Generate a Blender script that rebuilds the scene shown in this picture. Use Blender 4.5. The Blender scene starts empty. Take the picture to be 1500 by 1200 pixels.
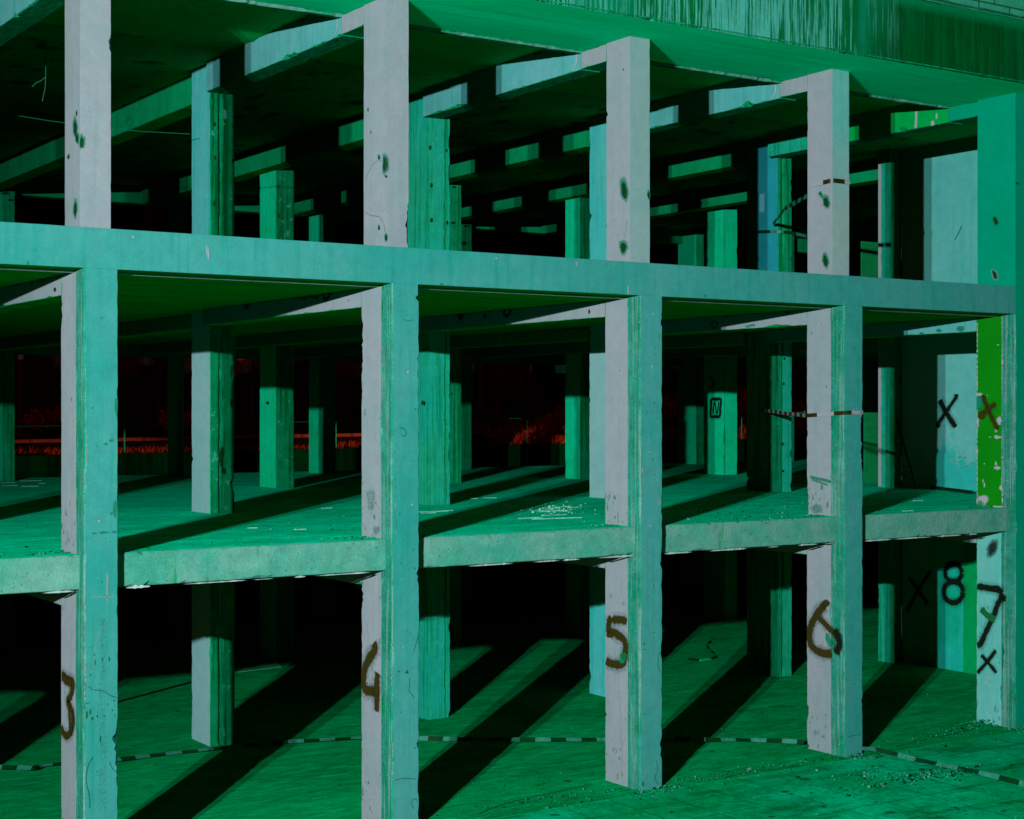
import bpy, bmesh, math, random
from mathutils import Vector, noise
R = math.radians
random.seed(7)
scene = bpy.context.scene
COL = scene.collection

# ------------------------------------------------------------------ camera (solved from the photograph)
F_PX, YAW, CAM = 2359.66, 0.58466, Vector((-5.1565, -14.3607, 4.3086))
VH = 599.6
FW = Vector((math.sin(YAW), math.cos(YAW), 0)); RT = Vector((math.cos(YAW), -math.sin(YAW), 0)); UP = Vector((0, 0, 1))
def pl(u, v, ax, val):
    """point of the plane ax = val that the photograph shows at pixel (u, v)"""
    d = FW + RT * ((u - 750) / F_PX) - UP * ((v - VH) / F_PX)
    i = 'XYZ'.index(ax)
    return CAM + d * ((val - CAM[i]) / d[i])
def px_depth(u, v, z):
    return CAM + (FW + RT * ((u - 750) / F_PX) - UP * ((v - VH) / F_PX)) * z
cd = bpy.data.cameras.new('camera'); cam = bpy.data.objects.new('camera', cd); COL.objects.link(cam)
cam.location = CAM; cam.rotation_euler = (R(90), 0, -YAW)
cd.sensor_width = 36; cd.sensor_fit = 'HORIZONTAL'; cd.lens = F_PX / 1500 * 36
cd.clip_start = .1; cd.clip_end = 2000
scene.camera = cam

# ------------------------------------------------------------------ materials
def nt(name):
    m = bpy.data.materials.new(name); m.use_nodes = True
    t = m.node_tree; t.nodes.clear()
    o = t.nodes.new('ShaderNodeOutputMaterial'); b = t.nodes.new('ShaderNodeBsdfPrincipled')
    t.links.new(b.outputs[0], o.inputs[0])
    return m, t, b, o
def N(t, kind, **kw):
    n = t.nodes.new(kind)
    for k, v in kw.items():
        if k.startswith('i_'): n.inputs[k[2:].replace('_', ' ')].default_value = v
        else: setattr(n, k, v)
    return n
def coords(t, sc):
    c = N(t, 'ShaderNodeTexCoord'); mp = N(t, 'ShaderNodeMapping')
    mp.inputs['Scale'].default_value = sc
    t.links.new(c.outputs['Object'], mp.inputs['Vector'])
    return mp.outputs[0]
def noi(t, sc, scale, detail=6, rough=.6, dist=0):
    n = N(t, 'ShaderNodeTexNoise', i_Scale=scale, i_Detail=detail, i_Roughness=rough, i_Distortion=dist)
    t.links.new(coords(t, sc), n.inputs['Vector'])
    return n.outputs['Fac']
def ramp(t, src, a, b):
    r = N(t, 'ShaderNodeMapRange', i_From_Min=a, i_From_Max=b); r.clamp = True
    t.links.new(src, r.inputs['Value'])
    return r.outputs[0]
def mix(t, fac, a, b, mode='MIX', k=None):
    m = N(t, 'ShaderNodeMix', data_type='RGBA', blend_type=mode)
    for s, x in (('A', a), ('B', b)):
        sock = [q for q in m.inputs if q.name == s and q.type == 'RGBA'][0]
        if isinstance(x, tuple): sock.default_value = (*x, 1)
        else: t.links.new(x, sock)
    f = m.inputs['Factor']
    if isinstance(fac, (int, float)): f.default_value = fac
    else:
        if k is not None:
            q = N(t, 'ShaderNodeMath', operation='MULTIPLY'); q.inputs[1].default_value = k
            t.links.new(fac, q.inputs[0]); fac = q.outputs[0]
        t.links.new(fac, f)
    return [q for q in m.outputs if q.type == 'RGBA'][0]
def concrete(name, c1, c2, scale=.9, streak=None, sk=.6, st=(.5, .66), fine=.22, spots=None, spk=.8, sps=22., spt=(.66, .72),
             anis=(1, 1, 1), streak_sc=(7, 7, .35), bump=.35, rough=.9, extra=None, spec=.06):
    m, t, b, o = nt(name)
    col = mix(t, ramp(t, noi(t, anis, scale, 8, .62, .4), .36, .64), c1, c2)
    if streak: col = mix(t, ramp(t, noi(t, streak_sc, 1.6, 6, .65), *st), col, streak, k=sk)
    if spots: col = mix(t, ramp(t, noi(t, anis, sps, 3, .6), *spt), col, spots, k=spk)
    if extra: col = extra(t, col)
    f9 = ramp(t, noi(t, anis, 7., 5, .65, .3), .3, .7)
    col = mix(t, f9, mix(t, 1.0, col, (1 - fine * .9,) * 3, 'MULTIPLY'), mix(t, 1.0, col, (1 + fine * .55,) * 3, 'MULTIPLY'))
    f = noi(t, anis, 60., 6, .8)
    g = N(t, 'ShaderNodeMapRange', i_From_Min=.3, i_From_Max=.7, i_To_Min=1 - fine * 1.25, i_To_Max=1 + fine * 1.25)
    t.links.new(f, g.inputs['Value'])
    v = N(t, 'ShaderNodeVectorMath', operation='SCALE')
    t.links.new(col, v.inputs[0]); t.links.new(g.outputs[0], v.inputs['Scale'])
    t.links.new(v.outputs[0], b.inputs['Base Color'])
    b.inputs['Roughness'].default_value = rough; b.inputs['Specular IOR Level'].default_value = spec
    n1 = noi(t, anis, 18., 8, .65)
    bp = N(t, 'ShaderNodeBump', i_Strength=bump, i_Distance=.012)
    t.links.new(n1, bp.inputs['Height']); t.links.new(bp.outputs[0], b.inputs['Normal'])
    return m
def paint(name, col, lo=.0, hi=.3, rough=.7, sc=(1, 1, 1)):
    """paint film whose thin edge lets the wall through: cover follows the mesh's own alpha layer and a fine noise"""
    m, t, b, o = nt(name)
    at = N(t, 'ShaderNodeAttribute', attribute_name='cover')
    n = noi(t, sc, 38., 5, .7)
    ad = N(t, 'ShaderNodeMath', operation='SUBTRACT'); ad.inputs[1].default_value = .5; t.links.new(n, ad.inputs[0])
    ml = N(t, 'ShaderNodeMath', operation='MULTIPLY_ADD'); ml.inputs[1].default_value = .75
    t.links.new(ad.outputs[0], ml.inputs[0]); t.links.new(at.outputs['Fac'], ml.inputs[2])
    f = ramp(t, ml.outputs[0], lo, hi)
    b.inputs['Base Color'].default_value = (*col, 1); b.inputs['Roughness'].default_value = rough
    b.inputs['Specular IOR Level'].default_value = .1
    tr = N(t, 'ShaderNodeBsdfTransparent'); mx = N(t, 'ShaderNodeMixShader')
    t.links.new(f, mx.inputs[0]); t.links.new(tr.outputs[0], mx.inputs[1]); t.links.new(b.outputs[0], mx.inputs[2])
    t.links.new(mx.outputs[0], o.inputs[0])
    return m
def plain(name, col, rough=.7, fine=.25, sc=20, metal=0):
    m, t, b, o = nt(name)
    c = mix(t, ramp(t, noi(t, (1, 1, 1), sc, 5, .6), .3, .7), tuple(x * (1 - fine) for x in col), tuple(x * (1 + fine) for x in col))
    t.links.new(c, b.inputs['Base Color']); b.inputs['Roughness'].default_value = rough; b.inputs['Metallic'].default_value = metal
    b.inputs['Specular IOR Level'].default_value = .2
    return m

MT = {}
G = dict(spec=0.0)
MT['plaster'] = concrete('plaster', (.124, .149, .174), (.1, .146, .162), .9, streak=(.08, .136, .147), sk=.5, fine=.085, bump=.12, spots=(.07, .125, .125), sps=9., spt=(.72, .75))
MT['plaster_mid'] = concrete('plaster_mid', (.1, .175, .18), (.085, .17, .17), .8, streak=(.06, .16, .15), sk=.4, fine=.08, bump=.15)
MT['plaster_teal'] = concrete('plaster_teal', (.06, .235, .225), (.04, .225, .205), .8, streak=(.02, .21, .18), sk=.5, fine=.09, bump=.2)
def washed(t, col):      # the lower half of this face keeps its pale coat
    c = N(t, 'ShaderNodeTexCoord'); q = N(t, 'ShaderNodeSeparateXYZ'); t.links.new(c.outputs['Object'], q.inputs[0])
    a = N(t, 'ShaderNodeMath', operation='MULTIPLY_ADD'); a.inputs[1].default_value = 1.2
    t.links.new(noi(t, (3, 3, .6), 1.5, 5, .6), a.inputs[0]); t.links.new(q.outputs['Z'], a.inputs[2])
    return mix(t, ramp(t, a.outputs[0], 7.5, 8.5), (.11, .19, .19), col)
MT['plaster_teal2'] = concrete('plaster_teal_washed', (.06, .22, .212), (.042, .212, .195), .8, streak=(.02, .2, .17), sk=.5, fine=.09, bump=.2, extra=washed)
MT['plaster_inner'] = concrete('plaster_inner', (.13, .255, .27), (.1, .245, .255), .8, streak=(.07, .28, .26), sk=.5, fine=.1, bump=.2, spots=(.01, .14, .11), sps=12., spt=(.7, .74))
MT['inner_teal'] = concrete('inner_teal', (.02, .26, .26), (.045, .26, .255), .8, fine=.1, bump=.2, streak=(.0, .22, .19), sk=.6, spots=(.1, .28, .28), sps=9., spt=(.69, .73), spec=.0)
MT['inner_green'] = concrete('inner_green', (.004, .2, .15), (.006, .19, .11), 1.1, fine=.18, bump=.5, streak=(.0, .12, .035), sk=.75, streak_sc=(14, 14, .4), st=(.5, .62), spots=(.05, .2, .19), sps=18., spt=(.68, .71), spec=.0)
MT['plaster_blue'] = concrete('plaster_blue', (.004, .15, .19), (.006, .17, .2), .8, fine=.1, bump=.2)
MT['frame'] = concrete('frame_render', (.011, .139, .125), (.026, .146, .141), .55, streak=(.001, .124, .099), sk=.5, fine=.13, bump=.22, spots=(.0, .08, .05), sps=14., spt=(.73, .76), spec=.0)
MT['strip'] = concrete('raw_joint', (.001, .105, .06), (.012, .13, .1), 2.2, streak=(.07, .15, .14), sk=.8, st=(.52, .6), streak_sc=(18, 18, .5), fine=.28, spots=(.1, .15, .15), sps=45., spt=(.64, .68), bump=.8, spec=.0)
MT['slab_edge'] = concrete('slab_edge', (.022, .16, .118), (.062, .172, .148), 1.7, streak=(.0, .12, .035), sk=.8, st=(.62, .68), streak_sc=(2.2, 2.2, .25), fine=.2, spots=(.0, .1, .06), sps=26., spt=(.65, .69), bump=.5, spec=.0)
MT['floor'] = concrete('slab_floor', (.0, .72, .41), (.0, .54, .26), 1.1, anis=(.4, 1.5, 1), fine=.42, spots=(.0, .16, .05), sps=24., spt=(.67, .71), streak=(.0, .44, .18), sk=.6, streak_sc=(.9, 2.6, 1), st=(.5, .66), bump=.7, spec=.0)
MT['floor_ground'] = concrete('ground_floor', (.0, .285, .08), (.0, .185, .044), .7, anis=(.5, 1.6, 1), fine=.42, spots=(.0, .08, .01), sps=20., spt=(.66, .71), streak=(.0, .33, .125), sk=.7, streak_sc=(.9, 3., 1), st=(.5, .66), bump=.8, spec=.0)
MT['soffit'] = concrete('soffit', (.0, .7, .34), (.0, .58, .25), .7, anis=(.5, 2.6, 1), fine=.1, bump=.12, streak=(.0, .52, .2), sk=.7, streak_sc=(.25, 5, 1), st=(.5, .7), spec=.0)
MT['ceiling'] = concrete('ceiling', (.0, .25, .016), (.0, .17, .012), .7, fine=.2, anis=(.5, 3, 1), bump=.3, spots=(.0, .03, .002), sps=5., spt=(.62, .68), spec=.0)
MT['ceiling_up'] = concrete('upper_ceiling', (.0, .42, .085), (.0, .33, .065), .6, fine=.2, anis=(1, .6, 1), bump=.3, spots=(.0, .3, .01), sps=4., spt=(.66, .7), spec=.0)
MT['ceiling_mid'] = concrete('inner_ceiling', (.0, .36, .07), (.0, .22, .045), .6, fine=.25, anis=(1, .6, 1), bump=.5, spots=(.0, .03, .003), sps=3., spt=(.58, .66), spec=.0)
MT['beam_in'] = concrete('beam_inner', (.001, .18, .07), (.001, .14, .05), .8, fine=.14, streak=(.0, .12, .035), sk=.6, bump=.3, spec=.0)
MT['beam_front'] = concrete('beam_front', (.055, .195, .205), (.035, .19, .19), .8, fine=.1, streak=(.01, .14, .125), sk=.4, bump=.2, spec=.0)
MT['rough'] = concrete('rough_concrete', (.001, .14, .05), (.002, .18, .085), 1.4, streak=(.0, .075, .015), sk=.85, streak_sc=(12, 12, .4), st=(.48, .6), fine=.25, spots=(.0, .03, .004), sps=14., spt=(.67, .71), bump=.8, spec=.0)
MT['rough_dark'] = concrete('rough_shaded', (.0, .085, .026), (.001, .12, .05), 1.6, streak=(.0, .04, .008), sk=.85, streak_sc=(12, 12, .4), st=(.5, .6), fine=.25, spots=(.02, .16, .13), sps=7., spt=(.64, .67), bump=.8, spec=.0)  # darker copy of rough: inner column fronts' shade put into colour; also rubble chips
MT['col3'] = concrete('column_green', (.001, .4, .2), (.001, .33, .14), .9, fine=.16, streak=(.004, .44, .3), sk=.5, bump=.3, spec=.0)
MT['pier'] = concrete('pier_teal', (.0, .138, .077), (.0, .15, .09), .7, fine=.07, bump=.15, streak=(.0, .14, .085), sk=.4, spec=.0)
MT['green'] = concrete('green_paint', (.0015, .115, .0025), (.001, .1, .0025), .8, fine=.06, bump=.1, spec=.02)
MT['green_beam'] = concrete('green_beam', (.0, .19, .04), (.0, .165, .03), .8, fine=.1, bump=.2, spec=.0)
MT['wall_side'] = concrete('side_wall_render', (.055, .25, .24), (.04, .235, .22), .9, fine=.11, streak=(.02, .22, .19), sk=.5, spots=(.01, .18, .13), sps=11., spt=(.69, .74), bump=.15, spec=.0)
MT['wall_low'] = concrete('side_wall_damp', (.004, .25, .2), (.002, .22, .14), .9, fine=.14, streak=(.02, .27, .25), sk=.5, bump=.3, spec=.0)
def damp_zone(t, col):
    c = N(t, 'ShaderNodeTexCoord'); q = N(t, 'ShaderNodeSeparateXYZ'); t.links.new(c.outputs['Object'], q.inputs[0])
    a = N(t, 'ShaderNodeMath', operation='MULTIPLY_ADD'); a.inputs[1].default_value = -1.5
    t.links.new(noi(t, (1, 1, 1), 2.6, 6, .65, .5), a.inputs[0]); t.links.new(q.outputs['Z'], a.inputs[2])
    return mix(t, ramp(t, a.outputs[0], 2.78, 2.92), (.012, .24, .22), col)
MT['wall_damp'] = concrete('side_wall_rising_damp', (.065, .26, .25), (.05, .245, .23), .9, fine=.11, bump=.2, extra=damp_zone, spec=.0)
MT['wall_green'] = concrete('side_wall_green', (.0, .2, .06), (.0, .17, .045), .9, fine=.14, bump=.3, spec=.0)
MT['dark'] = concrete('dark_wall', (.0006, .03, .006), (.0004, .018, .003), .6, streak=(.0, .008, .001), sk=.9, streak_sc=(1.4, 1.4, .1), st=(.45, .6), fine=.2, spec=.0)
MT['ragged'] = concrete('broken_edge', (.2, .27, .27), (.12, .22, .21), 6., fine=.15, bump=.5)
def stain(t, col):
    c = N(t, 'ShaderNodeTexCoord'); s = N(t, 'ShaderNodeSeparateXYZ'); t.links.new(c.outputs['Object'], s.inputs[0])
    # old soaking marks of the parapet: streaked on the left, one dark sheet from x = 8.8 on
    w = noi(t, (.8, .8, .5), 1.2, 4, .6)
    a = N(t, 'ShaderNodeMath', operation='MULTIPLY_ADD'); a.inputs[1].default_value = 1.6
    t.links.new(w, a.inputs[0]); t.links.new(s.outputs['X'], a.inputs[2])
    dark = ramp(t, a.outputs[0], 9.9, 10.7)
    n1 = noi(t, (11, 11, .35), 2.6, 7, .72, .25)
    n2 = noi(t, (1.2, 1.2, .5), 1.0, 3, .5)
    q = N(t, 'ShaderNodeMath', operation='MULTIPLY_ADD'); q.inputs[1].default_value = .35
    t.links.new(n2, q.inputs[0]); t.links.new(n1, q.inputs[2])
    f = ramp(t, q.outputs[0], .655, .71)
    c1 = mix(t, f, (.0, .07, .018), (.028, .2, .165))
    c1 = mix(t, ramp(t, noi(t, (1.5, 1.5, .12), 1.3, 3, .5), .5, .64), c1, (.001, .125, .065), k=.75)
    c2 = mix(t, ramp(t, noi(t, (6, 6, .25), 1.6, 5, .6), .45, .75), (.0, .038, .007), (.0, .066, .018))
    c2 = mix(t, ramp(t, s.outputs['Z'], 9.24, 9.36), c2, (.0, .1, .034))
    return mix(t, dark, c1, c2)
MT['stained'] = concrete('stained_parapet', (.05, .25, .2), (.05, .25, .2), fine=.15, bump=.3, extra=stain, spec=.0)
def bricks(t, col):
    b = N(t, 'ShaderNodeTexBrick'); b.inputs['Scale'].default_value = 1; b.inputs['Brick Width'].default_value = .6; b.inputs['Row Height'].default_value = .3
    b.inputs['Mortar Size'].default_value = .012
    b.inputs['Color1'].default_value = (.01, .17, .1, 1); b.inputs['Color2'].default_value = (.02, .2, .13, 1); b.inputs['Mortar'].default_value = (.002, .06, .02, 1)
    c = N(t, 'ShaderNodeTexCoord'); s = N(t, 'ShaderNodeSeparateXYZ'); k = N(t, 'ShaderNodeCombineXYZ')
    t.links.new(c.outputs['Object'], s.inputs[0]); t.links.new(s.outputs['X'], k.inputs['X']); t.links.new(s.outputs['Z'], k.inputs['Y'])
    t.links.new(k.outputs[0], b.inputs['Vector'])
    return b.outputs['Color']
MT['brick'] = concrete('block_wall', (.1, .1, .1), (.1, .1, .1), fine=.2, bump=.4, extra=bricks)
def pavers(t, col):
    b = N(t, 'ShaderNodeTexBrick'); b.offset = 0; b.inputs['Scale'].default_value = 1; b.inputs['Brick Width'].default_value = .62; b.inputs['Row Height'].default_value = .62
    b.inputs['Mortar Size'].default_value = .012; b.inputs['Mortar Smooth'].default_value = .4
    b.inputs['Color1'].default_value = (1, 1, 1, 1); b.inputs['Color2'].default_value = (.74, .82, .82, 1); b.inputs['Mortar'].default_value = (.3, .45, .3, 1)
    cc = N(t, 'ShaderNodeTexCoord'); nn = N(t, 'ShaderNodeTexNoise', i_Scale=2.4, i_Detail=4.); t.links.new(cc.outputs['Object'], nn.inputs['Vector'])
    sb = N(t, 'ShaderNodeVectorMath', operation='MULTIPLY_ADD'); sb.inputs[1].default_value = (.05, .05, 0)
    t.links.new(nn.outputs['Color'], sb.inputs[0]); t.links.new(cc.outputs['Object'], sb.inputs[2]); t.links.new(sb.outputs[0], b.inputs['Vector'])
    # dirt covers the joints in places
    dirt = ramp(t, noi(t, (1, 1, 1), .8, 6, .65, .6), .5, .68)
    j = mix(t, dirt, b.outputs['Color'], (.8, .8, .75))
    return mix(t, 1.0, col, j, 'MULTIPLY')
MT['paving'] = concrete('paving', (.0, .46, .22), (.0, .28, .085), .5, fine=.35, spots=(.0, .08, .01), sps=16., spt=(.66, .7), streak=(.0, .13, .025), sk=.75, streak_sc=(.5, 1.6, 1), st=(.5, .66), bump=.8, extra=pavers, spec=.0)
MT['ground'] = concrete('ground_soil', (.002, .16, .05), (.001, .1, .03), .4, fine=.3, bump=.6)
MT['rubble'] = concrete('rubble_chips', (.0, .13, .04), (.004, .19, .1), 5., fine=.3, bump=.5, spec=.0)
MT['scrap'] = plain('pale_scrap', (.1, .36, .28), .6, .35)
MT['paper'] = plain('notice_paper', (.06, .26, .36), .6, .15)
MT['tape_w'] = plain('tape_white', (.012, .11, .075), .4, .25)
MT['tape_w2'] = plain('tape_white_clean', (.125, .155, .175), .4, .1)
MT['tape_d'] = plain('tape_dark', (.012, .008, .001), .4, .2)
MT['tape_b'] = plain('tape_black', (.0, .018, .005), .4, .2)
MT['ply'] = concrete('plywood', (.001, .15, .045), (.001, .12, .035), 1.2, streak=(.0, .08, .015), sk=.5, streak_sc=(1, 1, 9), fine=.1)
MT['sheet'] = plain('pale_sheet', (.02, .26, .12), .5, .2)
MT['steel'] = plain('dark_steel', (.001, .012, .003), .6, .3)
MT['wire'] = plain('wire', (.0, .08, .03), .6, .2)
MT['rail'] = plain('railing_paint', (.002, .35, .13), .5, .2)
MT['spray'] = paint('brown_spray_paint', (.013, .0125, .0002), .0, .75)
MT['black'] = paint('black_spray_paint', (.0003, .004, .0008), .0, .75)
MT['spall'] = paint('spalled_hollow', (.0002, .02, .004), .3, .75)
MT['chip'] = paint('chipped_patch', (.0005, .105, .06), .25, .85)
MT['chipdark'] = paint('dark_fleck', (.001, .06, .018), .3, .6)
MT['peel'] = paint('peeled_plaster', (.15, .185, .2), .28, .72)
MT['crack'] = paint('crack_line', (.001, .07, .04), .2, .9)
MT['bark'] = concrete('bark', (.03, .012, .006), (.015, .008, .004), 3., fine=.3, bump=.8)
MT['bark_pale'] = concrete('bark_pale', (.14, .06, .025), (.05, .06, .02), 2., fine=.3, bump=.8)
def leaf(name, c, c2):
    m, t, b, o = nt(name)
    f = noi(t, (1, 1, 1), .9, 4, .6); f2 = noi(t, (1, 1, 1), 9., 2, .5)
    k = mix(t, ramp(t, f, .35, .65), c, c2); k = mix(t, ramp(t, f2, .55, .75), k, tuple(min(.9, x * 1.9) for x in c), k=.7)
    t.links.new(k, b.inputs['Base Color']); b.inputs['Roughness'].default_value = .7; b.inputs['Specular IOR Level'].default_value = .1
    return m
MT['leaf'] = leaf('dark_leaves', (.008, .002, .002), (.004, .003, .002))
MT['leaf_red'] = leaf('red_leaves', (.8, .05, .005), (.3, .02, .003))
MT['leaf_scarlet'] = leaf('scarlet_leaves', (.9, .06, .006), (.7, .04, .004))
MT['grass'] = leaf('red_grass', (.46, .032, .003), (.26, .015, .002))
MT['earth'] = concrete('bank_earth', (.07, .006, .002), (.03, .004, .002), .5, fine=.3, bump=.5)
MT['kerb'] = concrete('kerb_stone', (.36, .035, .015), (.25, .025, .01), 1.)
MT['banner'] = concrete('far_wall_paint', (.004, .06, .018), (.05, .05, .012), .25, streak=(.12, .01, .004), sk=.9, streak_sc=(.25, .25, .1), st=(.5, .55), fine=.15)

# ------------------------------------------------------------------ mesh helpers
class MB:
    def __init__(s): s.v, s.f, s.m, s.a, s.mats, s.clamp = [], [], [], [], [], None
    def mi(s, mat):
        if mat not in s.mats: s.mats.append(mat)
        return s.mats.index(mat)
    def vert(s, p, a=1.0): s.v.append(tuple(p)); s.a.append(a); return len(s.v) - 1
    def face(s, ids, mat): s.f.append(tuple(ids)); s.m.append(s.mi(mat))
    def box(s, x0, x1, y0, y1, z0, z1, mat, faces=None):
        """faces: optional {'-x','+x','-y','+y','-z','+z'} -> material"""
        i = [s.vert(p) for p in ((x0, y0, z0), (x1, y0, z0), (x1, y1, z0), (x0, y1, z0), (x0, y0, z1), (x1, y0, z1), (x1, y1, z1), (x0, y1, z1))]
        for k, q in (('-z', (0, 3, 2, 1)), ('+z', (4, 5, 6, 7)), ('-y', (0, 1, 5, 4)), ('+x', (1, 2, 6, 5)), ('+y', (2, 3, 7, 6)), ('-x', (3, 0, 4, 7))):
            s.face([i[j] for j in q], (faces or {}).get(k, mat))
    def prism(s, poly, axis, t0, t1, step, mats, bmat, b=.005, chips=1.2, depth=.03, bev=None, wob=.0, skip=()):
        """poly extruded along axis; every long arris is a small worn bevel broken by random chips"""
        rnd = random.Random(hash((round(poly[0][0], 3), round(poly[0][1], 3), round(t0, 3), axis)) & 0xffff)
        K = len(poly); n = max(1, int(math.ceil((t1 - t0) / step)))
        ch = []
        for k in range(K):
            L = []
            m = 0 if k in skip else int((t1 - t0) * chips + rnd.random())
            for _ in range(m):
                L.append((rnd.uniform(t0, t1), rnd.uniform(.02, .13) if rnd.random() < .85 else rnd.uniform(.15, .35), depth * rnd.random() ** 2.2 * 1.6))
            ch.append(L)
        P = {'Z': lambda a, c, t: (a, c, t), 'Y': lambda a, c, t: (a, t, c), 'X': lambda a, c, t: (t, a, c)}[axis]
        rings = []
        for i in range(n + 1):
            t = t0 + (t1 - t0) * i / n; ring = []
            for k in range(K):
                p, q, r = Vector(poly[k - 1]), Vector(poly[k]), Vector(poly[(k + 1) % K])
                e1, e2 = (p - q), (r - q); l1, l2 = e1.length, e2.length
                nz = noise.noise((t * 9.3, k * 7.7 + poly[0][0] * 3.1, poly[0][1] * 2.7))
                bb = b * (1 + .9 * nz) + max(0, nz - .25) * b * 2.2
                if k in skip: bb = b * .4
                for (tc, w, d) in ch[k]:
                    x = abs(t - tc) / w
                    if x < 1: bb += d * (1 - x * x) ** .6 * max(.1, .7 + 1.3 * noise.noise((t * 47, k, 3))) * (.35 if bev and k in bev else 1)
                if bev and k in bev: bb += bev[k]
                bb = max(.0008, min(bb, .45 * min(l1, l2)))
                w_ = wob * noise.noise((t * 2.1, k * 5.1, poly[0][0]))
                ring.append(s.vert(P(*(q + e1 * (bb / l1) + Vector((w_, 0))), t)))
                ring.append(s.vert(P(*(q + e2 * (bb / l2) + Vector((w_, 0))), t)))
            rings.append(ring)
        M2 = 2 * K
        for i in range(n):
            A, B = rings[i], rings[i + 1]
            for j in range(M2):
                jj = (j + 1) % M2
                mat = bmat if j % 2 == 0 else mats[(j // 2) % len(mats)]
                if j % 2 == 0 and bev and (j // 2) in bev: mat = bev.get('mat', bmat)
                s.face((A[j], A[jj], B[jj], B[j]), mat)
        s.face(list(reversed(rings[0])), bmat); s.face(rings[-1], bmat)
    # -------- flat marks lying on a plane ax = val (graffiti, hollows, cracks), 3 mm proud of it
    def stroke(s, pts, ax, val, w, mat, ends=1.0, cover=1.0):
        P = [pl(u, v, ax, val) for u, v in pts]
        if len(P) > 2:
            Q = []
            for i in range(len(P) - 1):
                p0, p1, p2, p3 = P[max(i - 1, 0)], P[i], P[i + 1], P[min(i + 2, len(P) - 1)]
                for k in range(6):
                    t = k / 6
                    Q.append(.5 * ((2 * p1) + (p2 - p0) * t + (2 * p0 - 5 * p1 + 4 * p2 - p3) * t * t + (3 * p1 - p0 - 3 * p2 + p3) * t ** 3))
            Q.append(P[-1]); P = Q
        else:
            P = [P[0].lerp(P[1], k / 8) for k in range(9)]
        nrm = Vector([1 if a == ax else 0 for a in 'XYZ'])
        if mat in ('spray', 'black') and cover <= 1 and ends == 1.0 and w > .015:
            s.stroke(pts, ax, val + .0006, w * 1.9, mat, ends=.999, cover=.2 * cover)
        lanes = (-1, -.7, -.35, .35, .7, 1); al = (0, .55, 1, 1, .55, 0)
        prev = None
        for i, p in enumerate(P):
            d = (P[min(i + 1, len(P) - 1)] - P[max(i - 1, 0)]).normalized(); sd = d.cross(nrm).normalized()
            ww = w * (1 + .22 * noise.noise((i * .5, p.y * 3, p.z * 3)))
            e = ends if i not in (0, len(P) - 1) else 0
            row = []
            for l, a in zip(lanes, al):
                q = p + sd * ww * l
                if s.clamp: q.y = min(max(q.y, s.clamp[0]), s.clamp[1])      # paint ends at the arris
                row.append(s.vert(q, a * cover * e))
            if prev:
                for k in range(5): s.face((prev[k], prev[k + 1], row[k + 1], row[k]), mat)
            prev = row
    def blob(s, u, v, ru, rv, ax, val, mat, rot=0, cover=1.0, n=16, jag=.35):
        seed = u * .37 + v * .11
        c = s.vert(pl(u, v, ax, val), cover); prev = None; first = None
        rings = []
        for rr, a in ((.55, 1.0), (1.0, .45), (1.3, 0)):
            ring = []
            for k in range(n):
                th = 2 * math.pi * k / n
                j = 1 + jag * noise.noise((math.cos(th) * 1.7 + seed, math.sin(th) * 1.7, seed)) + .12 * noise.noise((k * 2.3, seed, 1))
                x, y = math.cos(th) * ru * rr * j, math.sin(th) * rv * rr * j
                ring.append(s.vert(pl(u + x * math.cos(rot) - y * math.sin(rot), v + x * math.sin(rot) + y * math.cos(rot), ax, val), a * cover))
            rings.append(ring)
        for k in range(n):
            kk = (k + 1) % n
            s.face((c, rings[0][k], rings[0][kk]), mat)
            for a, b in ((0, 1), (1, 2)): s.face((rings[a][k], rings[b][k], rings[b][kk], rings[a][kk]), mat)
    def tube(s, pts, r, mat, n=6):
        P = [Vector(p) for p in pts]; prev = None
        rr = r if isinstance(r, (list, tuple)) else [r] * len(P)
        for i, p in enumerate(P):
            d = (P[min(i + 1, len(P) - 1)] - P[max(i - 1, 0)]).normalized()
            a = d.cross(Vector((0, 0, 1)));
            if a.length < .05: a = d.cross(Vector((0, 1, 0)))
            a.normalize(); b = d.cross(a).normalized()
            row = [s.vert(p + (a * math.cos(2 * math.pi * k / n) + b * math.sin(2 * math.pi * k / n)) * rr[i]) for k in range(n)]
            if prev:
                for k in range(n): s.face((prev[k], prev[(k + 1) % n], row[(k + 1) % n], row[k]), mat)
            else: s.face(row[::-1], mat)
            prev = row
        s.face(prev, mat)
    def chipstone(s, p, r, mat, rnd):
        """one broken chip: a jittered octahedron"""
        if mat == 'rubble': mat = rnd.choice(('rubble', 'rubble', 'rough_dark', 'slab_edge', 'dark'))
        ids = []
        for d in ((1, 0, 0), (-1, 0, 0), (0, 1, 0), (0, -1, 0), (0, 0, 1), (0, 0, -1)):
            k = r * rnd.uniform(.55, 1.25)
            ids.append(s.vert((p[0] + d[0] * k + rnd.uniform(-.3, .3) * r, p[1] + d[1] * k + rnd.uniform(-.3, .3) * r, p[2] + d[2] * k * .6)))
        for f in ((0, 2, 4), (2, 1, 4), (1, 3, 4), (3, 0, 4), (2, 0, 5), (1, 2, 5), (3, 1, 5), (0, 3, 5)):
            s.face([ids[j] for j in f], mat)
    def build(s, name, parent=None, fix=True, loc=None):
        me = bpy.data.meshes.new(name)
        s.fill(me)
        o = bpy.data.objects.new(name, me); COL.objects.link(o); BUILT[o.name] = s
        if parent: o.parent = parent
        return o
    def fill(s, me):
        me.from_pydata(s.v, [], s.f)
        for m in s.mats[len(me.materials):]: me.materials.append(MT[m])
        me.polygons.foreach_set('material_index', s.m)
        at = me.attributes.get('cover') or me.attributes.new('cover', 'FLOAT', 'POINT')
        at.data.foreach_set('value', s.a)
        me.update()
BUILT = {}
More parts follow.
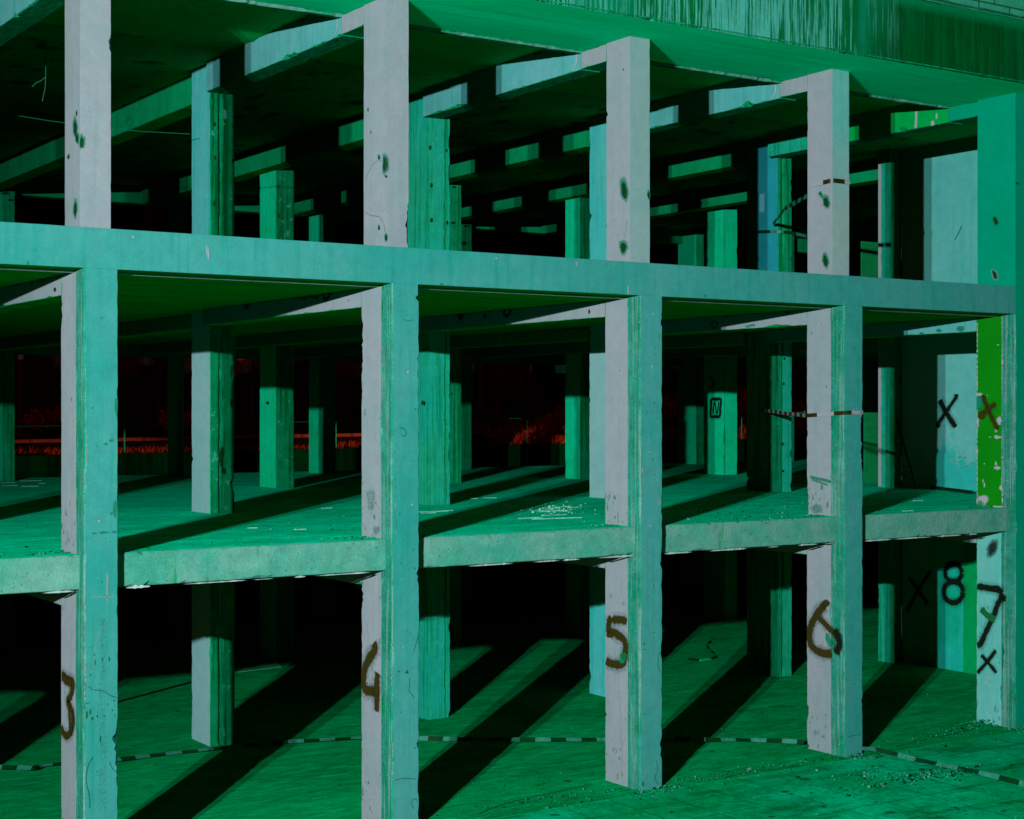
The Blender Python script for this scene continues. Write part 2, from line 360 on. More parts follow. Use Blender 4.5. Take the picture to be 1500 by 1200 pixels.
def addmarks(o, fn):
    """surface marks become faces of the part they lie on"""
    m = BUILT[o.name]; fn(m); o.data.clear_geometry(); m.fill(o.data)
def tag(o, label=None, cat=None, group=None, kind=None):
    for k, v in (('label', label), ('category', cat), ('group', group), ('kind', kind)):
        if v: o[k] = v
    return o
def empty(name, loc=(0, 0, 0)):
    o = bpy.data.objects.new(name, None); COL.objects.link(o); o.location = loc; o.empty_display_size = .3
    return o

S = 3.2
ZS0, ZS1 = 2.66, 2.975          # first floor slab
ZC, ZF = 5.597, 5.969           # underside and top of the teal fascia
ZSOF, ZCEIL = 8.58, 8.75

# ================================================================== ground
m = MB(); m.box(-300, 300, -300, 300, -.6, -.05, 'ground'); tag(m.build('ground'), kind='structure')
m = MB(); m.box(-40, 60, -40, -.102, -.2, -.003, 'paving'); tag(m.build('pavement'), kind='structure')

# ================================================================== the building
BLD = empty('concrete_building', (0, 0, 0))
tag(BLD, 'abandoned concrete frame building of three open storeys with numbers sprayed on its ground floor columns', 'building')
def part(mb, name, label=None):
    o = mb.build(name, BLD)
    if label: o['label'] = label
    return o
# ---- floors and ceilings
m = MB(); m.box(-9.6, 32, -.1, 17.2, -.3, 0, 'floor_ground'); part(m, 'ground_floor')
# ragged slab edge between the flanges
m = MB()
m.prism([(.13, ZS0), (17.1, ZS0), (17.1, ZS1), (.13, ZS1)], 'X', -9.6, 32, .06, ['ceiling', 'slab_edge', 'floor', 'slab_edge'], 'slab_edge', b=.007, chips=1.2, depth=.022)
slab = part(m, 'first_floor_slab')
m = BUILT[slab.name]; rnd = random.Random(5)
for n in range(-2, 5):
    x0, x1 = n * S + .04, (n + 1) * S - .33
    x = x0 + .08
    while x < x1:
        L = rnd.uniform(.12, .7); h = rnd.uniform(.008, .026)
        if rnd.random() < .72:
            k = int(L / .03) + 2; prev = None
            for i in range(k):
                xx = min(x + L * i / (k - 1), x1)
                hh = h * (.35 + .9 * abs(noise.noise((xx * 17, 1, 2)))) * min(1, 4 * i / k + .2, 4 * (k - 1 - i) / k + .2)
                a = m.vert((xx, .124, ZS0 - .012 - hh * .5)); b_ = m.vert((xx, .121, ZS0 - .012 + hh)); c = m.vert((xx, .2, ZS0 - .014 - hh * .6))
                if prev: m.face((prev[0], a, b_, prev[1]), 'ragged'); m.face((prev[2], c, a, prev[0]), 'ragged')
                prev = (a, b_, c)
        x += L + rnd.uniform(.03, .35)
addmarks(slab, lambda m: None)
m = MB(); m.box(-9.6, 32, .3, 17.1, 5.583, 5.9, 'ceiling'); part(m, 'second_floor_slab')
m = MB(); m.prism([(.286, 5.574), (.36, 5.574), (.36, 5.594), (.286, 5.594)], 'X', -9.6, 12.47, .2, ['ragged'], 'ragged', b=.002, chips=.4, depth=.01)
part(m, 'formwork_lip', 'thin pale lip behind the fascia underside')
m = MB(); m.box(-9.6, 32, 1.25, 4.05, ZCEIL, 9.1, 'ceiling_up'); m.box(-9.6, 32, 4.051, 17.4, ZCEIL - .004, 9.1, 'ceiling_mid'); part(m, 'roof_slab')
# ---- teal fascia and the flanges (pilasters) under it
m = MB()
m.prism([(0, ZC), (.284, ZC), (.284, ZF), (0, ZF)], 'X', -9.6, 12.469, .1, ['ceiling', 'frame', 'strip', 'frame'], 'frame', b=.003, chips=.35, depth=.02)
for u, v, ru, rv in ((305, 372, 1, 12), (303, 366, .7, 9), (845, 386, .8, 4), (727, 378, 1.5, 1.5), (920, 425, .8, 8), (195, 347, 1.5, 2)): m.blob(u, v, ru, rv, 'Y', -.003, 'peel', cover=.75)
for u, v, ru, rv in ((41, 385, 2, 2.5), (647, 416, 2.5, 2), (1033, 433, 2, 1.5), (51, 365, 1, 1)): m.blob(u, v, ru, rv, 'Y', -.003, 'chip')
part(m, 'fascia', 'long teal grey concrete fascia band')
FL = -.320
for n in range(-2, 6):
    top = ZC
    m = MB(); x0, x1 = n * S + FL, n * S
    m.prism([(x0, 0), (x1, 0), (x1, .226), (x0, .226)], 'Z', 0, top, .035, ['frame' if n < 4 else 'pier', 'rough', 'rough', 'strip'], 'frame', b=.006, chips=1.5, depth=.04,
            bev={0: .009, 'mat': 'strip'}, wob=.003)
    part(m, 'pilaster')
    if n >= 4:
        m = MB(); m.prism([(x0, 0), (x1, 0), (x1, .226), (x0, .226)], 'Z', ZC + .001, ZSOF - .002, .05, ['pier', 'rough', 'rough', 'pier'], 'pier', b=.004, chips=.5, depth=.02); part(m, 'pilaster')
PIL = {n: bpy.data.objects[q] for n, q in zip(range(-2, 5), [o.name for o in BLD.children if o.name.startswith('pilaster')])}
def fw(n):
    def f(m):
        Y = -.0035; r = random.Random(n * 7 + 1)
        k = lambda pts, w, mat, c=.7: m.stroke(pts, 'Y', Y, w, mat, cover=c)
        if n == 0:
            k([(129, 1005), (137, 1010), (150, 1012), (163, 1019), (172, 1022)], .007, 'crack', .62); k([(137, 1107), (129, 1122), (126, 1143), (131, 1166), (131, 1185)], .009, 'crack', .62); k([(160, 1115), (165, 1126), (169, 1130)], .007, 'crack', .62)
            k([(157, 888), (157, 906), (148, 922), (141, 940), (138, 966), (134, 985)], .01, 'peel', .38); k([(158, 838), (157, 853), (157, 868), (158, 885)], .018, 'peel', .46); k([(132, 874), (145, 874), (158, 874), (168, 874)], .02, 'peel', .4)
            for v in range(880, 1032, 9): m.blob(124.5 + r.uniform(-1, 1.5), v, r.uniform(.6, 2), r.uniform(2, 6), 'Y', Y, 'peel', cover=r.uniform(.35, .7))
            for u, v, a, b in ((139, 970, .8, 5), (150, 966, 1, 3), (160, 965, 1, 4), (127, 1047, 1.6, 6), (132, 1043, 1.4, 4), (135, 1052, 1.6, 3), (142.5, 1049, 1.2, 2.4), (153, 1049, 1, 1.4), (164.5, 1040, 1, 1.6), (167, 1026, 1.6, 1), (143, 1034, .8, .8), (128, 1030, 2.4, .9), (147, 1082, 1.2, 5), (168, 1048, .7, 1)): m.blob(u, v, a, b, 'Y', Y, 'chipdark', cover=.85)
            for u, v, a, b in ((138, 781, 4, 2), (152, 780, 8, 2.4), (167, 779, 5, 2.4), (155, 650, 4, 2.4), (163, 645, 4, 2.4), (168, 745, 4, 16), (170, 595, 3, 16), (134, 653, 1, .8), (142, 653, 1.4, .8)): m.blob(u, v, a, b, 'Y', Y, 'chip', cover=.62)
            for v in range(652, 682, 6): m.blob(126.5, v, 2, 3.4, 'Y', Y, 'peel', cover=.45)
            k([(150, 900), (152, 960), (149, 1040), (151, 1100), (150, 1200)], .07, 'chip', .3)
        if n == 1:
            k([(586, 626), (592, 628), (595, 634), (592, 639), (588, 636)], .01, 'chip', .8); k([(599.5, 992), (600, 1004), (599, 1011), (604, 1018), (608, 1025)], .007, 'crack', .62); k([(591, 467), (597, 470), (606, 468)], .008, 'chip', .6)
            for v in range(945, 1030, 8): m.blob(574 + r.uniform(-1, 2), v, r.uniform(.6, 1.6), r.uniform(2, 5), 'Y', Y, 'peel', cover=r.uniform(.3, .6))
            for v in range(610, 790, 13): m.blob(580 + r.uniform(-1.5, 1), v, r.uniform(.6, 1.5), r.uniform(2, 6), 'Y', Y, 'chip' if r.random() < .5 else 'peel', cover=r.uniform(.3, .55))
            for u, v, a, b in ((584, 983.5, 2, .8), (596, 985, 2.4, 1.6), (596, 983, 1, 2), (608, 599, 1.5, 1.2)): m.blob(u, v, a, b, 'Y', Y, 'chipdark', cover=.9)
            k([(578, 1143), (590, 1140), (610, 1141)], .008, 'crack', .62); k([(606, 955), (610, 940), (613, 930)], .007, 'crack', .62); k([(606, 1185), (603, 1176), (606, 1170), (612, 1172)], .007, 'crack', .62)
        if n == 2:
            for v in range(600, 860, 11): m.blob(939 + r.uniform(-1.5, 2.5), v, r.uniform(.5, 1.3), r.uniform(2, 7), 'Y', Y, 'peel', cover=r.uniform(.25, .6))
            for u, v, a, b in ((943.5, 943, .8, 2), (944, 951, 1.2, 1), (958, 926, .8, 1)): m.blob(u, v, a, b, 'Y', Y, 'chipdark', cover=.9)
            k([(951, 895), (952, 908), (954, 920), (956, 925)], .009, 'peel', .46); k([(966, 955), (964, 966), (964, 977), (967, 984)], .007, 'crack', .62); k([(961, 1112), (963, 1125), (960, 1140), (965, 1150)], .007, 'crack', .62)
            m.blob(942, 1148, 1.6, 4, 'Y', Y, 'chipdark', cover=.8); m.blob(966, 735, 3, 5, 'Y', Y, 'peel', cover=.5)
        if n == 3:
            for v in range(650, 960, 17): m.blob(1239 + r.uniform(-1, 2), v, r.uniform(.4, 1), r.uniform(2, 6), 'Y', Y, 'peel', cover=r.uniform(.25, .5))
            for u, v, a, b in ((1247, 942, .5, 2.4), (1256, 1044, 1.6, .8), (1246, 695, 1, 4), (1244, 722, 6, .7), (1245, 775, .8, 4)): m.blob(u, v, a, b, 'Y', Y, 'peel', cover=.45)
            k([(1241, 1080), (1250, 1077), (1262, 1076)], .007, 'crack', .62)
        for _ in range(26):
            x, z = n * S - r.uniform(.01, .28), r.uniform(.05, 5.4); q = r.uniform(.003, .012); c = Vector((x, Y, z))
            m.face([m.vert(c + Vector((math.cos(j) * q * r.uniform(.6, 1.3), 0, math.sin(j) * q * r.uniform(.6, 1.6))), .7) for j in (0, 1, 2, 3, 4, 5)], 'chip' if r.random() < .7 else 'peel')
    return f
for n in range(-1, 4): addmarks(PIL[n], fw(n))
# ---- front columns, one per storey
def front_col(n, z0, z1, xl, xr, y0, y1, mats, label=None, chips=1.0, marks=None, name='column', strip='strip', pre=(), bv=.005, skip=()):
    m = MB()
    m.prism([(xl, y0), (xr, y0), (xr, y1), (xl, y1)], 'Z', z0, z1, .035, mats, strip, b=bv, chips=chips, depth=.022, wob=.002, skip=skip)
    for f in pre: f(m)
    o = part(m, name, label)
    if marks: marks(o, n)
    return o
def submarks(parent, name, label, fn):
    m = MB()
    if parent.name.startswith('column'): m.clamp = (.006, .652)
    fn(m); o = m.build(name, parent)
    if label: o['label'] = label
    return o
XL = -.315
# graffiti on the ground floor columns: strokes in photograph pixels, thrown onto the plane they are sprayed on
def g3(m):
    X = -.3245
    m.stroke([(90, 987), (95, 992), (102, 997), (106.5, 999), (106, 1009), (102, 1021), (98.5, 1027), (103, 1036), (106.5, 1048), (106, 1064), (100, 1076), (94, 1076), (88.8, 1065)], 'X', X, .045, 'spray')
    m.stroke([(90, 991), (97, 998), (105, 1002)], 'X', X - .001, .04, 'spray')
    m.stroke([(100, 1030), (101, 1048), (103, 1070)], 'X', X - .001, .035, 'spray', cover=.7)
    m.stroke([(104, 1040), (105, 1060), (103, 1076)], 'X', X - .002, .03, 'spray', cover=.7)
def g4(m):
    X = S - .3245
    m.stroke([(547, 941), (549, 951), (541, 964), (535, 976), (532.5, 989), (532.3, 1002), (535, 1010), (543, 1012), (556, 1013.5)], 'X', X, .062, 'spray')
    m.stroke([(553, 985), (551.8, 998), (551.5, 1015), (551.5, 1043)], 'X', X - .001, .06, 'spray')
def g5(m):
    X = 2 * S - .3245
    m.stroke([(918, 911), (912, 908), (904, 907.5), (897, 908)], 'X', X, .05, 'spray')
    m.stroke([(894, 906), (892, 912), (891, 920), (892, 930)], 'X', X - .001, .05, 'spray')
    m.blob(893.5, 907.5, 4, 5, 'X', X - .002, 'spray'); m.blob(893, 930, 4, 3.6, 'X', X - .002, 'spray')
    m.stroke([(893, 931), (898, 926), (906, 931), (912, 935), (916, 943), (915.5, 955), (914, 968), (909, 972.5), (902, 973), (893, 971), (887.5, 967)], 'X', X - .001, .055, 'spray')
    m.blob(912, 963, 5, 8, 'X', X - .003, 'chip'); m.blob(914, 961, 4, 6, 'X', X - .004, 'chipdark')
def g6(m):
    X = 3 * S - .3245
    m.blob(1209.8, 883.5, 5, 5, 'X', X - .001, 'spray', rot=.6, jag=.15)
    m.stroke([(1208, 885.5), (1204, 890), (1198, 898), (1190, 911), (1186, 924), (1185.5, 935), (1189, 946), (1197, 953), (1207, 957), (1219, 957)], 'X', X, .06, 'spray')
    m.stroke([(1199, 905), (1206, 911), (1213, 919), (1221, 926), (1227, 935), (1228, 946), (1222, 956)], 'X', X - .001, .045, 'spray')
    m.stroke([(1222, 922), (1228, 932), (1230, 945), (1225, 957)], 'X', X - .002, .055, 'black', cover=.7)
    m.blob(1213, 936, 3.5, 10, 'X', X - .003, 'chip', rot=-.3)
def g7(m):
    X = 4 * S - .3245
    m.stroke([(1431, 859), (1440, 860), (1452, 862), (1463, 864), (1468, 869)], 'X', X, .05, 'black')
    m.blob(1459, 862, 6, 4, 'X', X - .001, 'black', cover=.8); m.blob(1470, 876, 4, 4, 'X', X - .001, 'black', cover=.7)
    m.stroke([(1468, 868), (1466, 876), (1461, 886), (1456, 900), (1449, 915), (1443, 928), (1436, 943), (1431, 945)], 'X', X - .001, .05, 'black', cover=.85)
    m.stroke([(1437, 891), (1446, 901), (1458, 908)], 'X', X - .002, .06, 'chipdark')
    m.blob(1454, 803, 7, 12, 'X', X - .002, 'black', cover=.6, rot=.5)
    m.blob(1446, 826, 1.4, 3, 'X', X, 'peel'); m.blob(1444, 1000, 2, 3, 'X', X, 'peel'); m.blob(1448, 992, 2, 2, 'X', X, 'peel')
def gx7(m):
    X = 4 * S - .3245
    m.stroke([(1437, 959), (1447, 970), (1460, 986)], 'X', X, .03, 'black'); m.stroke([(1459, 952), (1447, 968), (1431, 986)], 'X', X - .001, .03, 'black')
NUM = {0: ('3', g3), 1: ('4', g4), 2: ('5', g5), 3: ('6', g6)}
def scuffs(m, n, z0, z1, cnt, X, seed, mat='chip', y0=.24, y1=.65):
    r = random.Random(seed)
    for _ in range(cnt):
        y, z = r.uniform(y0, y1), r.uniform(z0, z1)
        c = Vector((X, y, z)); k = r.uniform(.006, .03)
        ids = [m.vert(c + Vector((0, math.cos(q * .9) * k * r.uniform(.5, 1.2), math.sin(q * .9) * k * r.uniform(.6, 1.8))), .35 if q % 2 else .6) for q in range(7)]
        m.face(ids, mat)
for n in range(-2, 6):
    xl, xr = n * S + XL, n * S - .01
    mats = ['rough', 'rough', 'rough', 'plaster' if n != 4 else 'plaster_teal']
    o = front_col(n, 0, ZS0 - .004 if False else 2.655, xl, xr, .229, .662, mats, {0: 'ground floor column sprayed with a brown 3', 1: 'ground floor column sprayed with a brown 4', 2: 'ground floor column sprayed with a brown 5', 3: 'ground floor column sprayed with a brown 6', 4: 'ground floor pier with black 7 and a small x'}.get(n), chips=1.4)
    if n in NUM: submarks(o, 'painted_number', 'spray painted brown figure ' + NUM[n][0], NUM[n][1])
    if n == 4: submarks(o, 'painted_number', 'black spray painted figure 7', g7); submarks(o, 'painted_cross', 'small black sprayed x below the 7', gx7)
    if -1 <= n <= 4:
        def wear(m, n=n):
            X = n * S + XL - .004
            scuffs(m, n, .0, .5, 10, X, n + 3, 'chip'); scuffs(m, n, .3, 2.5, 5, X, n + 30, 'chip')
            r = random.Random(n + 5)
            for _ in range(5):
                v0, y = r.uniform(.1, 2.2), r.uniform(.3, .55); k = [(y, v0)]
                for q in range(4): k.append((k[-1][0] + r.uniform(-.02, .05), k[-1][1] + r.uniform(.03, .12)))
                prev = None
                for (yy, zz) in k:
                    a = m.vert((X - .001, yy, zz), .25); b_ = m.vert((X - .001, yy + .007, zz), .4)
                    if prev: m.face((prev[0], a, b_, prev[1]), 'crack')
                    prev = (a, b_)
        addmarks(o, wear)
    # first floor
    mt = 'green' if n == 4 else 'plaster'
    o = front_col(n, ZS1 + .002, 5.58, xl, xr, .229, .662, ['rough', 'rough', 'rough', mt], 'first floor pier with peeling green paint and a dark x' if n == 4 else None, chips=1.2, strip='peel_edge' if False else 'strip')
    def wear1(m, n=n):
        X = n * S + XL - .004
        scuffs(m, n, 3.0, 3.35, 14, X, n + 63, 'chip'); scuffs(m, n, 3.3, 5.5, 4, X, n + 73, 'chip')
        if n == 3:
            m.stroke([(1186, 698), (1197, 701), (1208, 703), (1218, 706)], 'X', X - .001, .03, 'chip', cover=.7)
            m.stroke([(1188, 702), (1200, 706), (1214, 711)], 'X', X - .002, .02, 'chip', cover=.6)
            m.blob(1197, 745, 12, 8, 'X', X - .002, 'chip', cover=.5)
        if n == 1: m.blob(543, 730, 8, 22, 'X', X - .002, 'chip', cover=.42); m.blob(551, 776, 6, 8, 'X', X - .002, 'chip', cover=.5)
    if -1 <= n <= 3: addmarks(o, wear1)
    if n == 4:
        def peel(m):
            X = 4 * S + XL - .0035
            r = random.Random(12)
            for k in range(34):
                v = 475 + k * 7.8
                m.blob(1468.5, v, r.uniform(.5, 1.4), r.uniform(2, 6), 'X', X, 'peel'); m.blob(1431.5, v, r.uniform(.4, 1.2), r.uniform(2, 6), 'X', X, 'peel')
            for u, v, a, b_ in ((1464, 616, 4, 5), (1462, 640, 6, 2.5), (1459, 630, 2, 3), (1461, 685, 4.5, 3), (1459, 679, 1.5, 3), (1442, 679, 1.2, 1), (1442, 710, 1.2, 4), (1440, 704, 1, 2), (1467, 714, 3, 4), (1450, 640, 2, .6), (1462, 505, 1.5, .8), (1446, 579, .8, .8), (1432, 618, 2, 6), (1460, 742, 9, 1.6)):
                m.blob(u, v, a, b_, 'X', X - .001, 'peel', jag=.7)
            m.blob(1435, 589, 5, 12, 'X', X - .001, 'chip', rot=.15); m.blob(1434, 577.5, 5, 2.5, 'X', X - .002, 'peel')
            m.blob(1440, 733, 9, 9, 'X', X - .001, 'peel', jag=.5); m.blob(1436, 738, 6, 6, 'X', X - .002, 'chip', cover=.6)
        addmarks(o, peel)
        def xm(m):
            X = 4 * S + XL - .0075
            m.stroke([(1439, 578), (1446, 596), (1454, 614), (1462, 629)], 'X', X, .035, 'spray'); m.stroke([(1459, 591), (1449, 598), (1437, 608)], 'X', X - .001, .04, 'spray', cover=.75)
            m.blob(1438, 608, 5, 5.5, 'X', X - .002, 'spray', jag=.1)
        submarks(o, 'painted_cross', 'dark x sprayed over green paint', xm)
# upper storey columns
UXL, UXR, UY0, UY1 = -.268, .025, .256, .70
SP = {0: [('X', 110, 186, 2.6, 15), ('Y', 119.5, 208, 3.4, 9), ('X', 110, 306, 2.4, 12), ('X', 100, 229, 1.4, 3.5), ('X', 112, 165, 1, 4), ('X', 113, 202, 2, 8)],
      1: [('X', 563, 239, 2.4, 13), ('X', 555, 230, 1.5, 3), ('X', 555, 333, 1.4, 3.5), ('Y', 565.5, 347, 1.8, 5), ('X', 564, 257, .8, 2), ('X', 539, 160, .8, 3), ('X', 543, 193, .6, 2)],
      2: [('X', 914.5, 278, 5, 14), ('X', 913, 361, 5, 9), ('Y', 950, 285, 1.6, 6), ('X', 913, 101, 1, 1)],
      3: [('X', 1210, 295, 4, 9), ('X', 1209, 381, 3.6, 10), ('X', 1202, 283, 1.3, 3)]}
for n in range(-2, 4):
    mats = [{2: 'plaster_mid', 3: 'plaster_teal2'}.get(n, 'plaster'), 'rough', 'rough', 'plaster']
    o = front_col(n, 5.88, ZSOF - .002, n * S + UXL, n * S + UXR, UY0, UY1, mats, None, chips=.9, strip='plaster', bv=.0025, skip=(0,))
    if n in SP:
        def hol(m, n=n):
            for ax, u, v, a, b_ in SP[n]:
                val = n * S + UXL if ax == 'X' else UY0
                m.blob(u, v, a * 1.5, b_ * 1.25, ax, val - .004, 'chip', cover=.8, rot=-.12 if n > 1 else 0)
                m.blob(u, v + 1, a * .85, b_ * .8, ax, val - .006, 'spall', rot=-.12 if n > 1 else 0)
            if n == 1:
                X = S + UXL - .005
                m.stroke([(562, 235), (552, 236), (544, 243), (534, 266)], 'X', X, .006, 'crack', cover=.45)
                m.stroke([(534, 310), (542, 315), (548, 316), (556, 318), (562, 329), (563, 340)], 'X', X, .007, 'crack', cover=.5)
            if n == 2: m.stroke([(918, 320), (917, 335), (914, 352)], 'X', 2 * S + UXL - .005, .012, 'crack', cover=.35)
            if n == 3: m.stroke([(1199, 281), (1204, 287), (1209, 292)], 'X', 3 * S + UXL - .005, .03, 'chip', cover=.9)
        addmarks(o, hol)
# teal pier of the last bay, upper storey: its left face runs from the facade back
yb = pl(1431, 300, 'X', 4 * S - .331).y
m = MB(); m.prism([(4 * S - .319, .2262), (4 * S - .02, .2262), (4 * S - .02, yb), (4 * S - .319, yb)], 'Z', 5.88, ZSOF - .002, .05, ['pier', 'rough', 'rough', 'pier'], 'pier', b=.0015, chips=.5, depth=.01)
o = part(m, 'column', 'upper pier with smooth teal face and two hollows')
def hp(m):
    X = 4 * S - .3245
    for u, v, a, b_ in ((1458, 323, 4, 8), (1457, 402, 4, 9), (1489, 268, 2, 2)):
        m.blob(u, v, a * 1.5, b_ * 1.2, 'X', X, 'peel' if v > 400 else 'chip', cover=.5, rot=-.3); m.blob(u, v, a * .8, b_ * .75, 'X', X - .003, 'spall', rot=-.3)
addmarks(o, hp)
# ---- inner columns
def inner(row, n, xl, xr, y0, y1, left, front, levels=(0, 1, 2), notch=None, marks=None):
    for L in levels:
        z0, z1 = ((0, 2.655), (ZS1 + .002, 5.58), (5.9, ZCEIL - .002))[L]
        m = MB()
        poly = [(xl, y0), (xr, y0), (xr, y1), (xl, y1)]; mats = [front, 'rough', 'rough', left]
        if notch:
            w = xr - xl
            a, b_ = xl + w * notch[0], xl + w * notch[1]
            poly = [(xl, y0), (a, y0), (a, y0 + .035), (b_, y0 + .035), (b_, y0), (xr, y0), (xr, y1), (xl, y1)]
            mats = [front, front, 'rough', front, front, 'rough', 'rough', left]
        m.prism(poly, 'Z', z0, z1, .05 if row == 2 else .12, mats, 'rough', b=.008, chips=1.8 if row == 2 else .6, depth=.03, wob=.003)
        o = part(m, 'column')
        if marks and L in marks: addmarks(o, marks[L])
def holes(lst, ax, val, mat='spall'):
    def f(m):
        for u, v, a, b_ in lst: m.blob(u, v, a, b_, ax, val - .005, mat)
    return f
A = lambda u, Y: pl(u, VH, 'Y', Y).x
Y2 = 4.93
inner(2, 0, -.25, .2, Y2, 5.5, 'plaster_inner', 'rough')
N1 = dict(notch=(.35, .5), marks={2: holes([(314.5, 182, 2, 3.4), (315, 231, 2, 3.2), (314, 298, 2.4, 4), (340.5, 235, 1.6, 4)], 'Y', Y2), 1: holes([(325, 670, 3, 18), (339, 545, 2, 9), (339, 590, 2, 7), (328, 690, 4, 5)], 'Y', Y2)})
inner(2, 1, A(308, Y2), A(344, Y2), Y2, 5.55, 'inner_teal', 'rough_dark', levels=(2,), **N1)
inner(2, 1, A(308, Y2), A(344, Y2), Y2, 5.55, 'plaster_inner', 'rough_dark', levels=(0, 1), **N1)
N2 = dict(notch=(.78, .83), marks={2: holes([(630, 216, 2, 3.4), (632, 271, 2.2, 3.6), (632, 322, 2.4, 3.4), (654, 220, 1.6, 2.4), (655, 326, 2, 3)], 'Y', Y2), 1: holes([(619, 590, 2, 4)], 'Y', Y2)})
inner(2, 2, A(626, Y2), A(659.5, Y2), Y2, 5.5, 'inner_green', 'inner_green', **N2)
inner(2, 3, 9.33, 9.68, Y2, 5.4, 'inner_teal', 'rough', levels=(0, 2))
inner(2, 3, 9.33, 9.68, Y2, 5.4, 'plaster_inner', 'rough', levels=(1,))
x4 = pl(1140, VH, 'Y', 4.9).x
inner(2, 4, x4, A(1160, 4.9), 4.9, 5.66, 'plaster_blue', 'rough', levels=(2,), notch=(.25, .4))
inner(2, 4, x4, A(1160, 4.9), 4.9, 5.66, 'rough', 'inner_green', levels=(0, 1), notch=(.25, .4), marks={1: holes([(1149, 525, 1.6, 2.4), (1148, 562, 1.6, 2), (1146, 650, 2, 2.4), (1147, 690, 2, 2)], 'Y', 4.9)})
x5 = A(1304, Y2)
def edge5(z0, z1):
    def f(m):
        r = random.Random(5); prev = None; k = int((z1 - z0) / .05)
        for i in range(k + 1):      # pale plaster left standing on the far arris
            z = z0 + (z1 - z0) * i / k; w_ = .06 + .02 * noise.noise((z * 5, 1, 1)) + .012 * noise.noise((z * 19, 4, 1))
            row = (m.vert((x5 - .005, pl(1286, VH, 'X', x5).y - .012, z), 1), m.vert((x5 - .005, pl(1286, VH, 'X', x5).y - .012 - w_, z), 1), m.vert((x5 - .005, pl(1286, VH, 'X', x5).y - .032 - w_, z), 0))
            if prev:
                for q in (0, 1): m.face((prev[q], prev[q + 1], row[q + 1], row[q]), 'peel')
            prev = row
    return f
y5 = pl(1286, VH, 'X', x5).y
inner(2, 5, x5, 15.597, Y2, y5, 'inner_green', 'rough', marks={1: edge5(ZS1 + .02, 5.5), 2: edge5(5.95, 8.7)})
for n in (6, 7): inner(2, n, n * S - .25, n * S + .15, Y2, 5.4, 'plaster_inner', 'rough')
Y3 = 10.6
inner(3, 1, S + .05, S + .45, Y3, 11.1, 'col3', 'rough')
inner(3, 2, A(404, Y3), A(431, Y3), Y3, 11.25, 'col3', 'rough_dark', marks={2: holes([(408, 273, 1.6, 3), (408, 316, 1.7, 3.4)], 'Y', Y3), 1: holes([(392, 590, 2.4, 2.6)], 'X', A(404, Y3))})
inner(3, 3, A(655, Y3), A(676, Y3), Y3, 11.1, 'rough', 'rough', marks={2: holes([(665, 274, 3, 1.4), (664, 326, 3.4, 2)], 'Y', Y3)})
inner(3, 4, A(850, Y3), A(876, Y3), Y3, 11.1, 'col3', 'rough')
X35 = A(1061, Y3)
def scrib(m):
    X = X35 - .006
    m.stroke([(1041.5, 584), (1049, 584.5), (1055.8, 585), (1055, 597), (1054, 609), (1047, 610), (1041, 609), (1041.5, 596), (1041.5, 584)], 'X', X, .035, 'black')
    m.stroke([(1044, 606), (1047, 589), (1050, 606), (1053, 588)], 'X', X - .002, .02, 'black')
    m.stroke([(1038, 548), (1043, 556), (1046, 562), (1044, 567), (1039, 566)], 'X', X - .001, .02, 'black')
inner(3, 5, X35, A(1080, Y3), Y3, 11.25, 'col3', 'col3', marks={1: scrib})
for n in (6, 7, 8): inner(3, n, n * S + .25, n * S + .65, Y3, 11.1, 'col3', 'rough')
Y4 = 15.9
for n, ul, ur in ((1, 4, 22), (2, 259, 270), (3, 468, 492), (4, 677, 691)):
    inner(4, n, A(ul, Y4), A(ur, Y4), Y4, 16.4, 'col3', 'rough', marks={2: holes({1: [(8, 283, 7, 2.4), (16, 293, 4, 1.6)], 2: [(263, 303, 5, 2)], 4: [(684, 331, 5, 1.6), (680, 356, 4, 4)]}.get(n, []), 'Y', Y4)} if n != 3 else None)
for n in (5, 7, 8): inner(4, n, n * S + .7, n * S + 1.1, Y4, 16.4, 'col3', 'rough')
inner(4, 6, A(1020, Y4), A(1032, Y4), Y4, 16.6, 'col3', 'rough')
